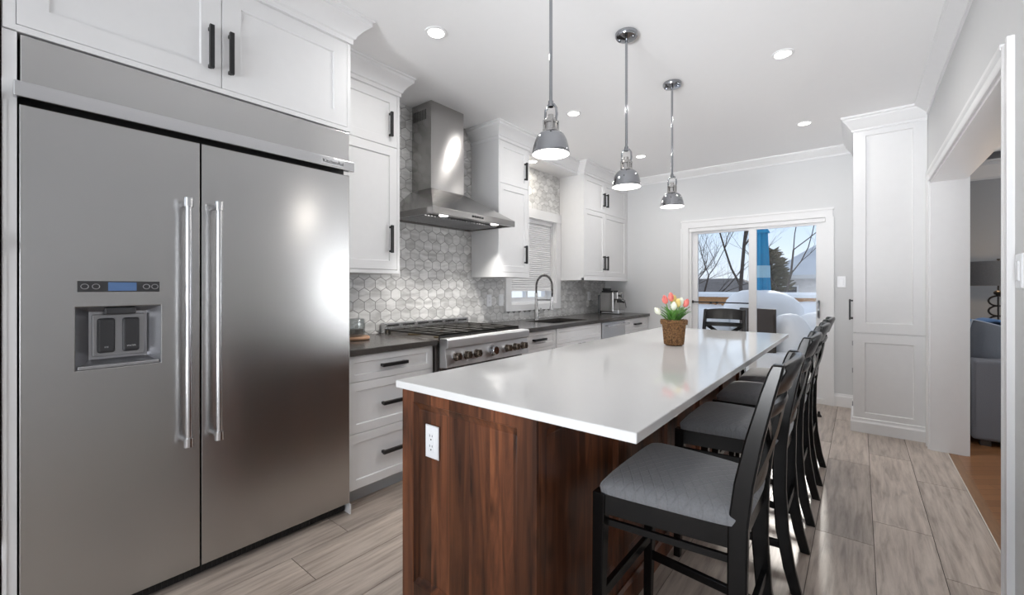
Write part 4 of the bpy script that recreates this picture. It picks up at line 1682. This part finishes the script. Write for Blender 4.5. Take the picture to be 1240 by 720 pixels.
for lab, x, y in (('recessed ceiling light in front of the tall cabinet by fridge', -1.923, 1.679), ('recessed ceiling light at far right nearest the camera', -.381, 3.219),
                  ('recessed ceiling light just right of the near pendant', -1.902, 3.196), ('recessed ceiling light between middle and far pendants', -1.93, 4.719),
                  ('recessed ceiling light near back wall on the right', -.39, 4.70)):
    make_pot(lab, (x, y, CEIL))
sp_ = make_pot('small recessed light under the soffit above the sink window', (-2.72, 3.72, 2.605), False)
add_light('soffit_glow', 'AREA', (0, 0, -.012), energy=2.5, color=(1, .93, .82), parent=sp_, shape='DISK', size=.09)

# ------------------------------------------------------------------ pantry
t = thing('pantry_cabinet', 'tall white pantry cabinet with panelled end by the opening', 'cabinet', (.19, 5.28, 0))
px0, px1, py0 = -.045, XR - .002, 4.84
B().box(px0 + .02, px1, py0 + .02, YB - .002, 0, 2.66).build('body', cab_m, t)
W_ = px1 - px0
B().panel((px0, py0 + .02, .865), X, Z, -Y, W_, 2.66 - .865, [(0, .02), (.085, .02), (.09, .01)], .02).build('upper_end_panel', cab_m, t)
B().panel((px0, py0 + .02, .09), X, Z, -Y, W_, .77, [(0, .02), (.08, .02), (.085, .01)], .02).build('lower_end_panel', cab_m, t)
g = .002
for y0_, y1_, hy in ((py0 + .022, 5.28, 5.24), (5.28, YB - .006, 5.33)):
    for z0_, z1_ in ((.87, 2.6), (.105, .862)):
        d = B().panel((px0 + .02, y1_ - g, z0_ + g), -Y, Z, -X, y1_ - y0_ - 2 * g, z1_ - z0_ - 2 * g, SHAKER(.02, .06), .02).build('door', cab_m, t)
        if z0_ > .5:
            pull(B(), (px0, hy - .1 if hy < 5.28 else hy, 1.05), Z, -X, .19, .013).build('handle', black_m, d, bevel=.001)
b = B()
for z in (.765, .525, .23):
    b.box(px0 - .008, px0 + .004, py0 + .026, py0 + .05, z - .02, z + .02)
b.build('hinges', satin_m, t)
B().sweep([(px0, YB - .01), (px0, py0), (px1, py0)], [(-o if False else o, z) for o, z in [(.0, 0), (.018, 0), (.018, .085), (.01, .1), (.008, .12), (0, .125)]]).build('base_moulding', trim_m, t)
B().sweep([(px0, YB - .01), (px0, py0), (px1, py0)], CR(2.62, CEIL - .0005, .085)).build('crown_moulding', trim_m, t, smooth=25)

t = thing('door_stop', 'small dark object on the floor near the patio door', 'door stop', (-.31, 5.15, 0))
B().lathe([(0, 0), (.024, 0), (.022, .012), (.012, .026), (.01, .05), (0, .054)], (-.31, 5.15), 20).tube([(-.315, 5.15, .012), (-.42, 5.14, .014)], .008, 8).build('body', bronze_m, t, smooth=40)

# ------------------------------------------------------------------ basket of tulips
bx, by = -.86, 2.60
t = thing('wicker_basket', 'round woven brown wicker pot on the white island', 'basket', (bx, by, .915))
b = B()
b.lathe([(0, .916), (.046, .916), (.053, .924), (.058, .98), (.062, 1.03), (.064, 1.038), (.071, 1.042), (.072, 1.062), (.069, 1.066), (.062, 1.066), (.06, 1.05), (0, 1.045)], (bx, by), 40)
b.build('woven_body', wicker_m, t, smooth=50)
b = B()
for i in range(24):
    a = 2 * PI * i / 24
    c, s_ = math.cos(a), math.sin(a)
    b.tube([(bx + c * .053, by + s_ * .053, .922), (bx + c * .0585, by + s_ * .0585, .98), (bx + c * .0635, by + s_ * .0635, 1.04)], .0035, 5)
b.build('ribs', wicker_m, t, smooth=60)
b = B()
for zz, r in ((1.044, .072), (1.054, .0735), (1.063, .072)):
    b.tube([(bx + r * math.cos(2 * PI * i / 36), by + r * math.sin(2 * PI * i / 36), zz + .0015 * (-1) ** i) for i in range(36)], .005, 6, closed=True)
b.build('rim_braid', wicker_m, t, smooth=60)
# view-aligned axes for naming only: right of the picture is (.778,.628)
RT = Vector((.778, .628, 0))
FW = Vector((-.628, .778, 0))
tul = [('coral tulip at the far left top of the basket', coral_m, -.05, -.01, .165), ('coral tulip standing tallest left of centre', coral_m, -.022, -.015, .18), ('coral tulip bud at the right edge of the bouquet', coral_m, .062, .0, .145),
       ('cream tulip low at the front left of bouquet', cream_m, -.016, -.042, .13), ('white tulip drooping out past the left rim', cream_m, -.085, -.015, .105), ('yellow tulip at the centre front of bouquet', yellow_m, .008, -.03, .145),
       ('yellow tulip at the centre back of bouquet', yellow_m, .012, .03, .165), ('pale yellow tulip right of the bouquet centre', cream_m, .03, -.012, .15), ('orange-yellow tulip behind the coral bud', yellow_m, .045, .03, .15)]
for k, (lab, m, dx, dy, hh) in enumerate(tul):
    q = random.Random(40 + k)
    base = Vector((bx, by, 1.046)) + RT * dx * .35 + FW * dy * .35
    head = Vector((bx, by, 1.046 + hh - .05)) + RT * dx + FW * dy
    tt = thing('tulip', lab, 'flower', base, 'tulips in the basket')
    d = (head - base).normalized()
    mid = base.lerp(head, .5) + Vector((0, 0, .012))
    B().tube([base, mid, head], .0035, 6).build('stem', stem_m, tt, smooth=60)
    b = B()
    a1 = d.orthogonal().normalized()
    a2 = d.cross(a1)
    pr = [(0, .0), (.011, .004), (.0165, .016), (.0165, .030), (.012, .044), (.004, .053)]
    for j in range(6):
        an = 2 * PI * j / 6 + q.random()
        dirv = a1 * math.cos(an) + a2 * math.sin(an)
        side = d.cross(dirv)
        rows = []
        sc_ = 1 if j % 2 else .9
        for r_, h_ in pr:
            w_ = .0125 * math.sin(PI * min(1, (h_ + .008) / .062))
            rows.append([b.bm.verts.new(head + dirv * (r_ * sc_ - .004 * abs(e_)) + d * h_ + side * (w_ * e_)) for e_ in (-1, 0, 1)])
        for A, C in zip(rows, rows[1:]):
            for e_ in range(2):
                b.bm.faces.new((A[e_], A[e_ + 1], C[e_ + 1], C[e_]))
    b.build('bloom', m, tt, smooth=80).modifiers.new('solid', 'SOLIDIFY').thickness = .0015
    for j in range(3):
        b = B()
        an = q.random() * 2 * PI
        ld = (RT * math.cos(an) + FW * math.sin(an))
        if abs(dx) > .04 and j == 0:
            ld = RT * (1 if dx > 0 else -1)
        ln = .09 + q.random() * .05
        rows = []
        for i in range(7):
            f = i / 6
            c = base + ld * (f * .06 + f * f * .022) + Z * (ln * (f - .28 * f * f))
            sd = Z.cross(ld).normalized()
            w_ = .013 * math.sin(PI * (.12 + .88 * f)) + .0008
            rows.append([b.bm.verts.new(c + sd * w_ * e_ + ld * (-.004 * abs(e_))) for e_ in (-1, 0, 1)])
        for A, C in zip(rows, rows[1:]):
            for e_ in range(2):
                b.bm.faces.new((A[e_], A[e_ + 1], C[e_ + 1], C[e_]))
        b.build('leaf', leaf_m, tt, smooth=80).modifiers.new('solid', 'SOLIDIFY').thickness = .0012

# ------------------------------------------------------------------ living room
t = thing('sofa', 'grey linen sofa seen past the opening', 'sofa', (1.5, 5.9, 0))
B().box(.72, 2.6, 5.22, 6.0, .06, .42).build('base', sofa_m, t, bevel=.02)
B().box(.70, 2.62, 5.0, 5.22, .045, .68).build('back', sofa_m, t, bevel=.025, seg=3)
B().box(.70, .9, 5.22, 6.0, .05, .6).build('arm', sofa_m, t, bevel=.025, seg=3)
B().box(2.42, 2.62, 5.22, 6.0, .05, .6).build('arm', sofa_m, t, bevel=.025, seg=3)
B().box(.91, 2.41, 5.23, 6.02, .42, .56).build('seat_cushion', sofa_m, t, bevel=.03, seg=3)
for xx in (.78, 2.54):
    for yv in (5.06, 5.92):
        B().box(xx - .03, xx + .03, yv - .03, yv + .03, 0, .06).build('foot', brown_m, t)


def pillow(name, c, w, h, th, mat, rot, parent, piping=None):
    b = B()
    n = 14
    M = Matrix.Translation(c) @ rot.to_matrix().to_4x4()
    for side in (1, -1):
        rows = []
        for i in range(n + 1):
            u = -1 + 2 * i / n
            row = []
            for j in range(n + 1):
                v = -1 + 2 * j / n
                k = (1 - u ** 4) ** .5 * (1 - v ** 4) ** .5
                pinch = 1 - .05 * (u * u * v * v)
                row.append(b.bm.verts.new(M @ Vector((u * w / 2 * pinch, side * th / 2 * k, v * h / 2 * pinch))))
            rows.append(row)
        for i in range(n):
            for j in range(n):
                b.bm.faces.new((rows[i][j], rows[i + 1][j], rows[i + 1][j + 1], rows[i][j + 1]))
    bmesh.ops.remove_doubles(b.bm, verts=b.bm.verts, dist=1e-5)
    o = b.build(name, mat, parent, smooth=70)
    if piping:
        b = B()
        loop = []
        for i in range(n):
            loop.append((-1 + 2 * i / n, -1))
        for i in range(n):
            loop.append((1, -1 + 2 * i / n))
        for i in range(n):
            loop.append((1 - 2 * i / n, 1))
        for i in range(n):
            loop.append((-1, 1 - 2 * i / n))
        b.tube([M @ Vector((u * w / 2 * (1 - .05 * u * u * v * v), 0, v * h / 2 * (1 - .05 * u * u * v * v))) for u, v in loop], .006, 6, closed=True)
        b.build('piping', piping, o, smooth=60)
    return o


t = thing('throw_pillow', 'blue-grey cushion with piped edge leaning over the sofa back', 'cushion', (.93, 5.3, .60))
pillow('cover', Vector((.92, 5.34, .745)), .5, .38, .2, cush_blue, Euler((R(-14), R(18), R(25))), t, simple('pale_piping', (.30, .33, .38), .9))
t = thing('throw_blanket', 'blue throw draped behind the grey sofa cushion', 'throw', (.86, 5.52, .85))
b = B()
n = 16
rows = []
for i in range(n + 1):
    u = i / n
    row = []
    for j in range(9):
        v = j / 8
        zz = .985 - .22 * (u - .35) ** 2 - .35 * max(0, v - .6) ** 1 + .012 * math.sin(u * 14 + v * 5)
        row.append(b.bm.verts.new((.68 + u * .42, 5.40 + v * .2, zz)))
    rows.append(row)
for i in range(n):
    for j in range(8):
        b.bm.faces.new((rows[i][j], rows[i + 1][j], rows[i + 1][j + 1], rows[i][j + 1]))
o = b.build('cloth', blue_throw, t, smooth=80)
o.modifiers.new('solid', 'SOLIDIFY').thickness = .02
t = thing('end_table', 'low table under the ring lamp beyond the sofa', 'table', (1.02, 6.3, 0))
B().box(.74, 1.4, 6.08, 6.6, .60, .64).build('table_top', brown_m, t, bevel=.006)
for xx in (.79, 1.35):
    for yv in (6.13, 6.55):
        B().box(xx - .025, xx + .025, yv - .025, yv + .025, 0, .6).build('leg', brown_m, t)
t = thing('knit_throw', 'off-white knitted throw folded on the lamp table', 'throw', (1.05, 6.16, .64))
b = B()
for i in range(5):
    b.box(.93, 1.30, 6.09, 6.24, .641 + i * .045, .684 + i * .045)
b.build('folds', knit_m, t, bevel=.02, seg=3)
lx, ly = 1.07, 6.35
t = thing('table_lamp', 'table lamp with stacked dark rings and grey drum shade', 'lamp', (lx, ly, .64))
b = B()
b.lathe([(0, .64), (.09, .64), (.09, .655), (.02, .67), (0, .67)], (lx, ly), 24)
b.build('base', bronze_m, t, smooth=40)
b = B()
for i in range(5):
    zc = .725 + i * .1
    b.tube([(lx + .066 * math.cos(2 * PI * q / 28), ly + .02 * math.sin(2 * PI * q / 28) * 0, zc + .05 * math.sin(2 * PI * q / 28)) for q in range(28)], .0085, 8, closed=True)
b.build('ring_stack', bronze_m, t, smooth=60)
b = B()
b.ellipsoid((lx, ly, 1.205), (.035, .035, .025))
b.cyl((lx, ly, .66), (lx, ly, 1.34), .008, n=10)
b.build('stem', bronze_m, t, smooth=60)
sh = B().lathe([(.318, 1.275), (.322, 1.275), (.322, 1.51), (.318, 1.51)], (lx, ly), 48).build('lamp_shade', shade_m, t, smooth=40)
B().cyl((lx, ly, 1.34), (lx, ly, 1.535), .006, n=8).lathe([(0, 1.525), (.012, 1.53), (.012, 1.54), (0, 1.545)], (lx, ly), 12).bar((lx - .32, ly, 1.5), (lx + .32, ly, 1.5), .006, .006).build('finial', bronze_m, t, smooth=40)
B().ellipsoid((lx, ly, 1.40), (.032, .032, .045)).build('bulb', simple('warm_bulb', (1, .75, .45), .5, emit=8, ecol=(1, .72, .42)), t, smooth=60)
add_light('table_lamp_light', 'POINT', (lx, ly, 1.42), energy=8, color=(1, .70, .42), shadow_soft_size=.05)

# ------------------------------------------------------------------ outside
struct(B().box(-40, 40, 5.95, 80, -1.1, -.9).build('ground', snow_m), 'snow covered garden ground')
struct(B().box(-40, -3.2, -10, 5.95, -1.1, -.9).build('ground_side', snow_m), 'snow covered ground beside the house')
dk = B().box(-6, .4, 5.92, 9.3, -.3, -.06).build('deck', deckwood_m)
struct(dk)


def mound(name, label, c, r, seed, mat=snow_m, flat=.0, parent=None, cat='snow'):
    q = random.Random(seed)
    ph = [q.random() * 6 for _ in range(6)]

    def fn(d):
        return 1 + .05 * math.sin(3 * d.x + ph[0]) + .05 * math.sin(4 * d.y + ph[1]) + .03 * math.sin(6 * d.z + ph[2]) + .03 * math.sin(5 * d.x + 4 * d.y + ph[3])
    b = B()
    b.ellipsoid(c, r, 28, 16, fn)
    g = b.bm.verts[:] + b.bm.edges[:] + b.bm.faces[:]
    if flat:
        bmesh.ops.bisect_plane(b.bm, geom=g, plane_co=(0, 0, flat), plane_no=(0, 0, -1), clear_outer=True)
        bmesh.ops.holes_fill(b.bm, edges=[e for e in b.bm.edges if e.is_boundary])
    o = b.build(name, mat, parent, smooth=80)
    if parent is None:
        tag(o, label, cat)
    return o


# deep snow lying on the deck
b = B()
n = 40
rows = []
for i in range(n + 1):
    row = []
    for j in range(21):
        x = -6 + 6.4 * i / n
        y = 5.93 + 3.3 * j / 20
        z = .42 + .05 * math.sin(x * 2.1 + y) + .04 * math.sin(x * 3.7 - y * 2.3) + .10 * (j / 20) + .42 * (j / 20) ** 3
        if j == 0:
            z = -.05
        row.append(b.bm.verts.new((x, y, z)))
    rows.append(row)
for i in range(n):
    for j in range(20):
        b.bm.faces.new((rows[i][j], rows[i + 1][j], rows[i + 1][j + 1], rows[i][j + 1]))
o = b.build('snow_blanket', snow_m, smooth=80)
tag(o, 'deep snow covering the deck outside the patio door', 'snow', kind='stuff')

t = thing('patio_table', 'outdoor table buried under a big dome of snow', 'table', (-1.15, 7.95, -.06))
B().lathe([(0, .66), (.60, .66), (.62, .68), (.60, .70), (0, .70)], (-1.15, 7.95), 40).build('table_top', brown_m, t, smooth=40)
b = B()
for a in range(4):
    an = PI / 4 + a * PI / 2
    b.cyl((-1.15 + .5 * math.cos(an), 7.95 + .5 * math.sin(an), -.06), (-1.15 + .45 * math.cos(an), 7.95 + .45 * math.sin(an), .66), .025)
b.build('legs', brown_m, t)
mound('snow_cap', '', (-1.2, 7.95, .72), (.60, .62, .56), 5, flat=.70, parent=t)


def patio_chair(label, x, y, rz, seed, hgt=1.0, cap=(0, -.02, .62, .36, .33, .36)):
    t = thing('patio_chair', label, 'chair', (x, y, -.06))
    q = Matrix.Translation((x, y, -.06)) @ Matrix.Rotation(rz, 4, 'Z')
    V_ = lambda *p: q @ Vector(p)

    def bx(x0, x1, y0, y1, z0, z1):
        b = B()
        b.hexa([V_(x0, y0, z0), V_(x1, y0, z0), V_(x1, y1, z0), V_(x0, y1, z0)], [V_(x0, y0, z1), V_(x1, y0, z1), V_(x1, y1, z1), V_(x0, y1, z1)])
        return b
    bx(-.26, .26, -.26, .26, .38, .44).build('seat', brown_m, t)
    bx(-.26, .26, .24, .29, .44, hgt).build('backrest', brown_m, t, bevel=.01)
    for sx in (-1, 1):
        bx(sx * .25 - .02, sx * .25 + .02, -.24, .26, .62, .66).build('arm', brown_m, t)
        for sy in (-1, 1):
            bx(sx * .24 - .02, sx * .24 + .02, sy * .24 - .02, sy * .24 + .02, 0, .64 if sy < 0 else .4).build('leg', brown_m, t)
    mound('snow_cap', '', V_(*cap[:3]), cap[3:], seed, parent=t)
    return t


patio_chair('dark outdoor chair heaped with snow, back towards the patio door', -.93, 6.75, R(150), 8, 1.04, (-.15, -.12, .60, .30, .26, .36))
patio_chair('outdoor chair under a rounded heap of snow on the right', -.40, 7.5, R(-95), 12, .75)
patio_chair('outdoor chair under snow behind the left door glass', -1.95, 7.3, R(95), 15, .8)

# closed umbrella
ux, uy = -1.28, 8.2
t = thing('patio_umbrella', 'closed blue patio umbrella rising from the snowy table', 'umbrella', (ux, uy, .7))
B().cyl((ux, uy, -.06), (ux, uy, 2.45), .02).build('pole', brown_m, t, smooth=40)


def folds(z0, z1, r0, r1, amp, ph=0):
    b = B()
    rows = []
    for i in range(13):
        f = i / 12
        z = z0 + (z1 - z0) * f
        r = r0 + (r1 - r0) * f
        rows.append([b.bm.verts.new((ux + r * (1 + amp * math.cos(8 * a * PI / 24 + ph)) * math.cos(a * PI / 24), uy + r * (1 + amp * math.cos(8 * a * PI / 24 + ph)) * math.sin(a * PI / 24), z)) for a in range(48)])
    for A, C in zip(rows, rows[1:]):
        for j in range(48):
            b.bm.faces.new((A[j], A[(j + 1) % 48], C[(j + 1) % 48], C[j]))
    b.bm.faces.new(list(reversed(rows[0])))
    b.bm.faces.new(rows[-1])
    return b


folds(1.2, 2.18, .125, .085, .16).build('canopy', blueumb_m, t, smooth=60)
folds(2.16, 2.34, .12, .03, .12).build('canopy_top', blueumb_m, t, smooth=60)
folds(1.42, 1.62, .128, .122, .08).build('tie_band', paleband_m, t, smooth=60)

# deck railing
t = thing('deck_railing', 'cedar deck railing topped with a ridge of snow', 'railing', (-1.5, 9.25, -.06))
B().box(-5.8, .6, 9.2, 9.24, .93, 1.07).box(-5.8, .6, 9.2, 9.24, .1, .19).build('rail', deckwood_m, t)
for i in range(5):
    xx = -5.6 + i * 1.52
    B().box(xx - .045, xx + .045, 9.24, 9.33, -.06, 1.1).build('post', deckwood_m, t)
b = B()
for i in range(50):
    xx = -5.7 + i * .124
    b.box(xx - .018, xx + .018, 9.205, 9.235, .19, .93)
b.build('balusters', deckwood_m, t)
b = B()
pp = [(-.1, 1.075), (.1, 1.075), (.1, 1.13), (.05, 1.17), (-.05, 1.17), (-.1, 1.13)]
b.prism([Vector((-5.8, 9.25 + a, c)) for a, c in pp], (6.4, 0, 0))
b.build('snow_ridge', snow_m, t, smooth=50)


# trees
def tree(label, base, height, seed, lean=(0, 0), levels=4, r0=.06, spread=.55, nb=3, name='bare_tree', start=.25, zsplit=None):
    q = random.Random(seed)
    b = B()

    def grow(p, d, ln, r, lv):
        n = 5
        pts, rs = [p], [r]
        for i in range(n):
            d = (d + Vector((q.uniform(-.16, .16), q.uniform(-.16, .16), q.uniform(-.04, .12)))).normalized()
            p = p + d * ln / n
            pts.append(p)
            rs.append(r * (1 - .55 * (i + 1) / n))
        b.tube(pts, rs, 6 if lv > 1 else 4)
        if lv <= 0:
            return
        for k in range(nb + (1 if lv == levels else 0)):
            i = q.randint(max(1, int(n * start)) if lv == levels else 1, n)
            dd = (pts[i] - pts[i - 1]).normalized()
            s_ = Vector((q.uniform(-1, 1), q.uniform(-1, 1), q.uniform(-.1, .5))).normalized()
            nd = (dd * (1 - spread) + s_ * spread).normalized()
            grow(pts[i], nd, ln * q.uniform(.5, .75), rs[i] * .62, lv - 1)
    base = Vector(base)
    grow(base, Vector((lean[0], lean[1], 1)).normalized(), height, r0, levels)
    return tag(b.build(name, bark_m, smooth=60), label, 'tree')


tree('bare branching tree seen through the left door glass', (-4.35, 12.2, -.9), 2.3, 21, (.0, 0), 4, .07, .5, 6, start=.5)
tree('bare leaning tree in the middle of the left door glass', (-3.9, 12.6, -.9), 2.6, 5, (.22, 0), 4, .05, .5, 4, start=.5)
tree('slim straight bare tree right of the blue umbrella', (-2.55, 13.2, -.9), 5.5, 33, (.0, 0), 3, .07, .45, 3, start=.5)
tree('bare twiggy tree in front of the neighbouring house', (-1.75, 13.6, -.9), 3.2, 14, (.10, 0), 4, .05, .55, 3, start=.5)

# neighbouring house on the right
t = thing('house', 'neighbouring house with a snowy hip roof beyond the deck', 'house', (3, 24, -.9))
B().box(-2.7, 10, 20, 28, -.9, 1.75).build('wall', brick_m, t)
b = B()
b.hexa([(-3.1, 19.6, 1.72), (10.4, 19.6, 1.72), (10.4, 28.4, 1.72), (-3.1, 28.4, 1.72)], [(.9, 23.9, 4.7), (6, 23.9, 4.7), (6, 24.1, 4.7), (.9, 24.1, 4.7)])
b.build('roof', roof_m, t)
B().box(-3.12, 10.42, 19.58, 19.64, 1.6, 1.74).build('fascia', simple('fascia_white', (.62, .62, .62), .6), t)
for a, c in ((-2.45, -1.9), (-.2, .7)):
    w_ = B().box(a - .06, c + .06, 19.95, 20.0, .3, 1.35).build('window', trim_m, t)
    B().box(a, c, 19.93, 19.95, .36, 1.29).build('pane', simple('dark_pane', (.05, .05, .06), .1), w_)
t = thing('house', 'low distant house with dark snowy roof behind the left tree', 'house', (-9, 30, -.9))
B().box(-14.5, -4.4, 28, 34, -.9, .9).build('wall', brick_m, t)
b = B()
b.hexa([(-15, 27.6, .9), (-4, 27.6, .9), (-4, 34.4, .9), (-15, 34.4, .9)], [(-13, 30.8, 1.85), (-6, 30.8, 1.85), (-6, 31.2, 1.85), (-13, 31.2, 1.85)])
b.build('roof', simple('dark_roof', (.13, .12, .12), .9, noise=.5, nscale=2), t)
# evergreen behind
t = thing('evergreen_tree', 'brownish evergreen tree behind the blue umbrella', 'tree', (-2.55, 18.4, -.9))
b = B()
q = random.Random(9)
for i in range(420):
    f = q.random()
    z = .9 + f * 1.75
    r = (.62 * (1 - f) ** .6 + .1) * q.uniform(.35, 1)
    a = q.random() * 2 * PI
    c = Vector((-2.55 + r * math.cos(a), 18.4 + r * math.sin(a), z))
    d = Vector((math.cos(a), math.sin(a), q.uniform(-.2, .7))).normalized() * q.uniform(.12, .26)
    b.tube([c - d, c, c + d], [.02, .06, .01], 4)
b.build('foliage', pine_m, t)
B().cyl((-2.55, 18.4, -.9), (-2.55, 18.4, 2.4), .12, .04, 10).build('trunk', bark_m, t, smooth=40)
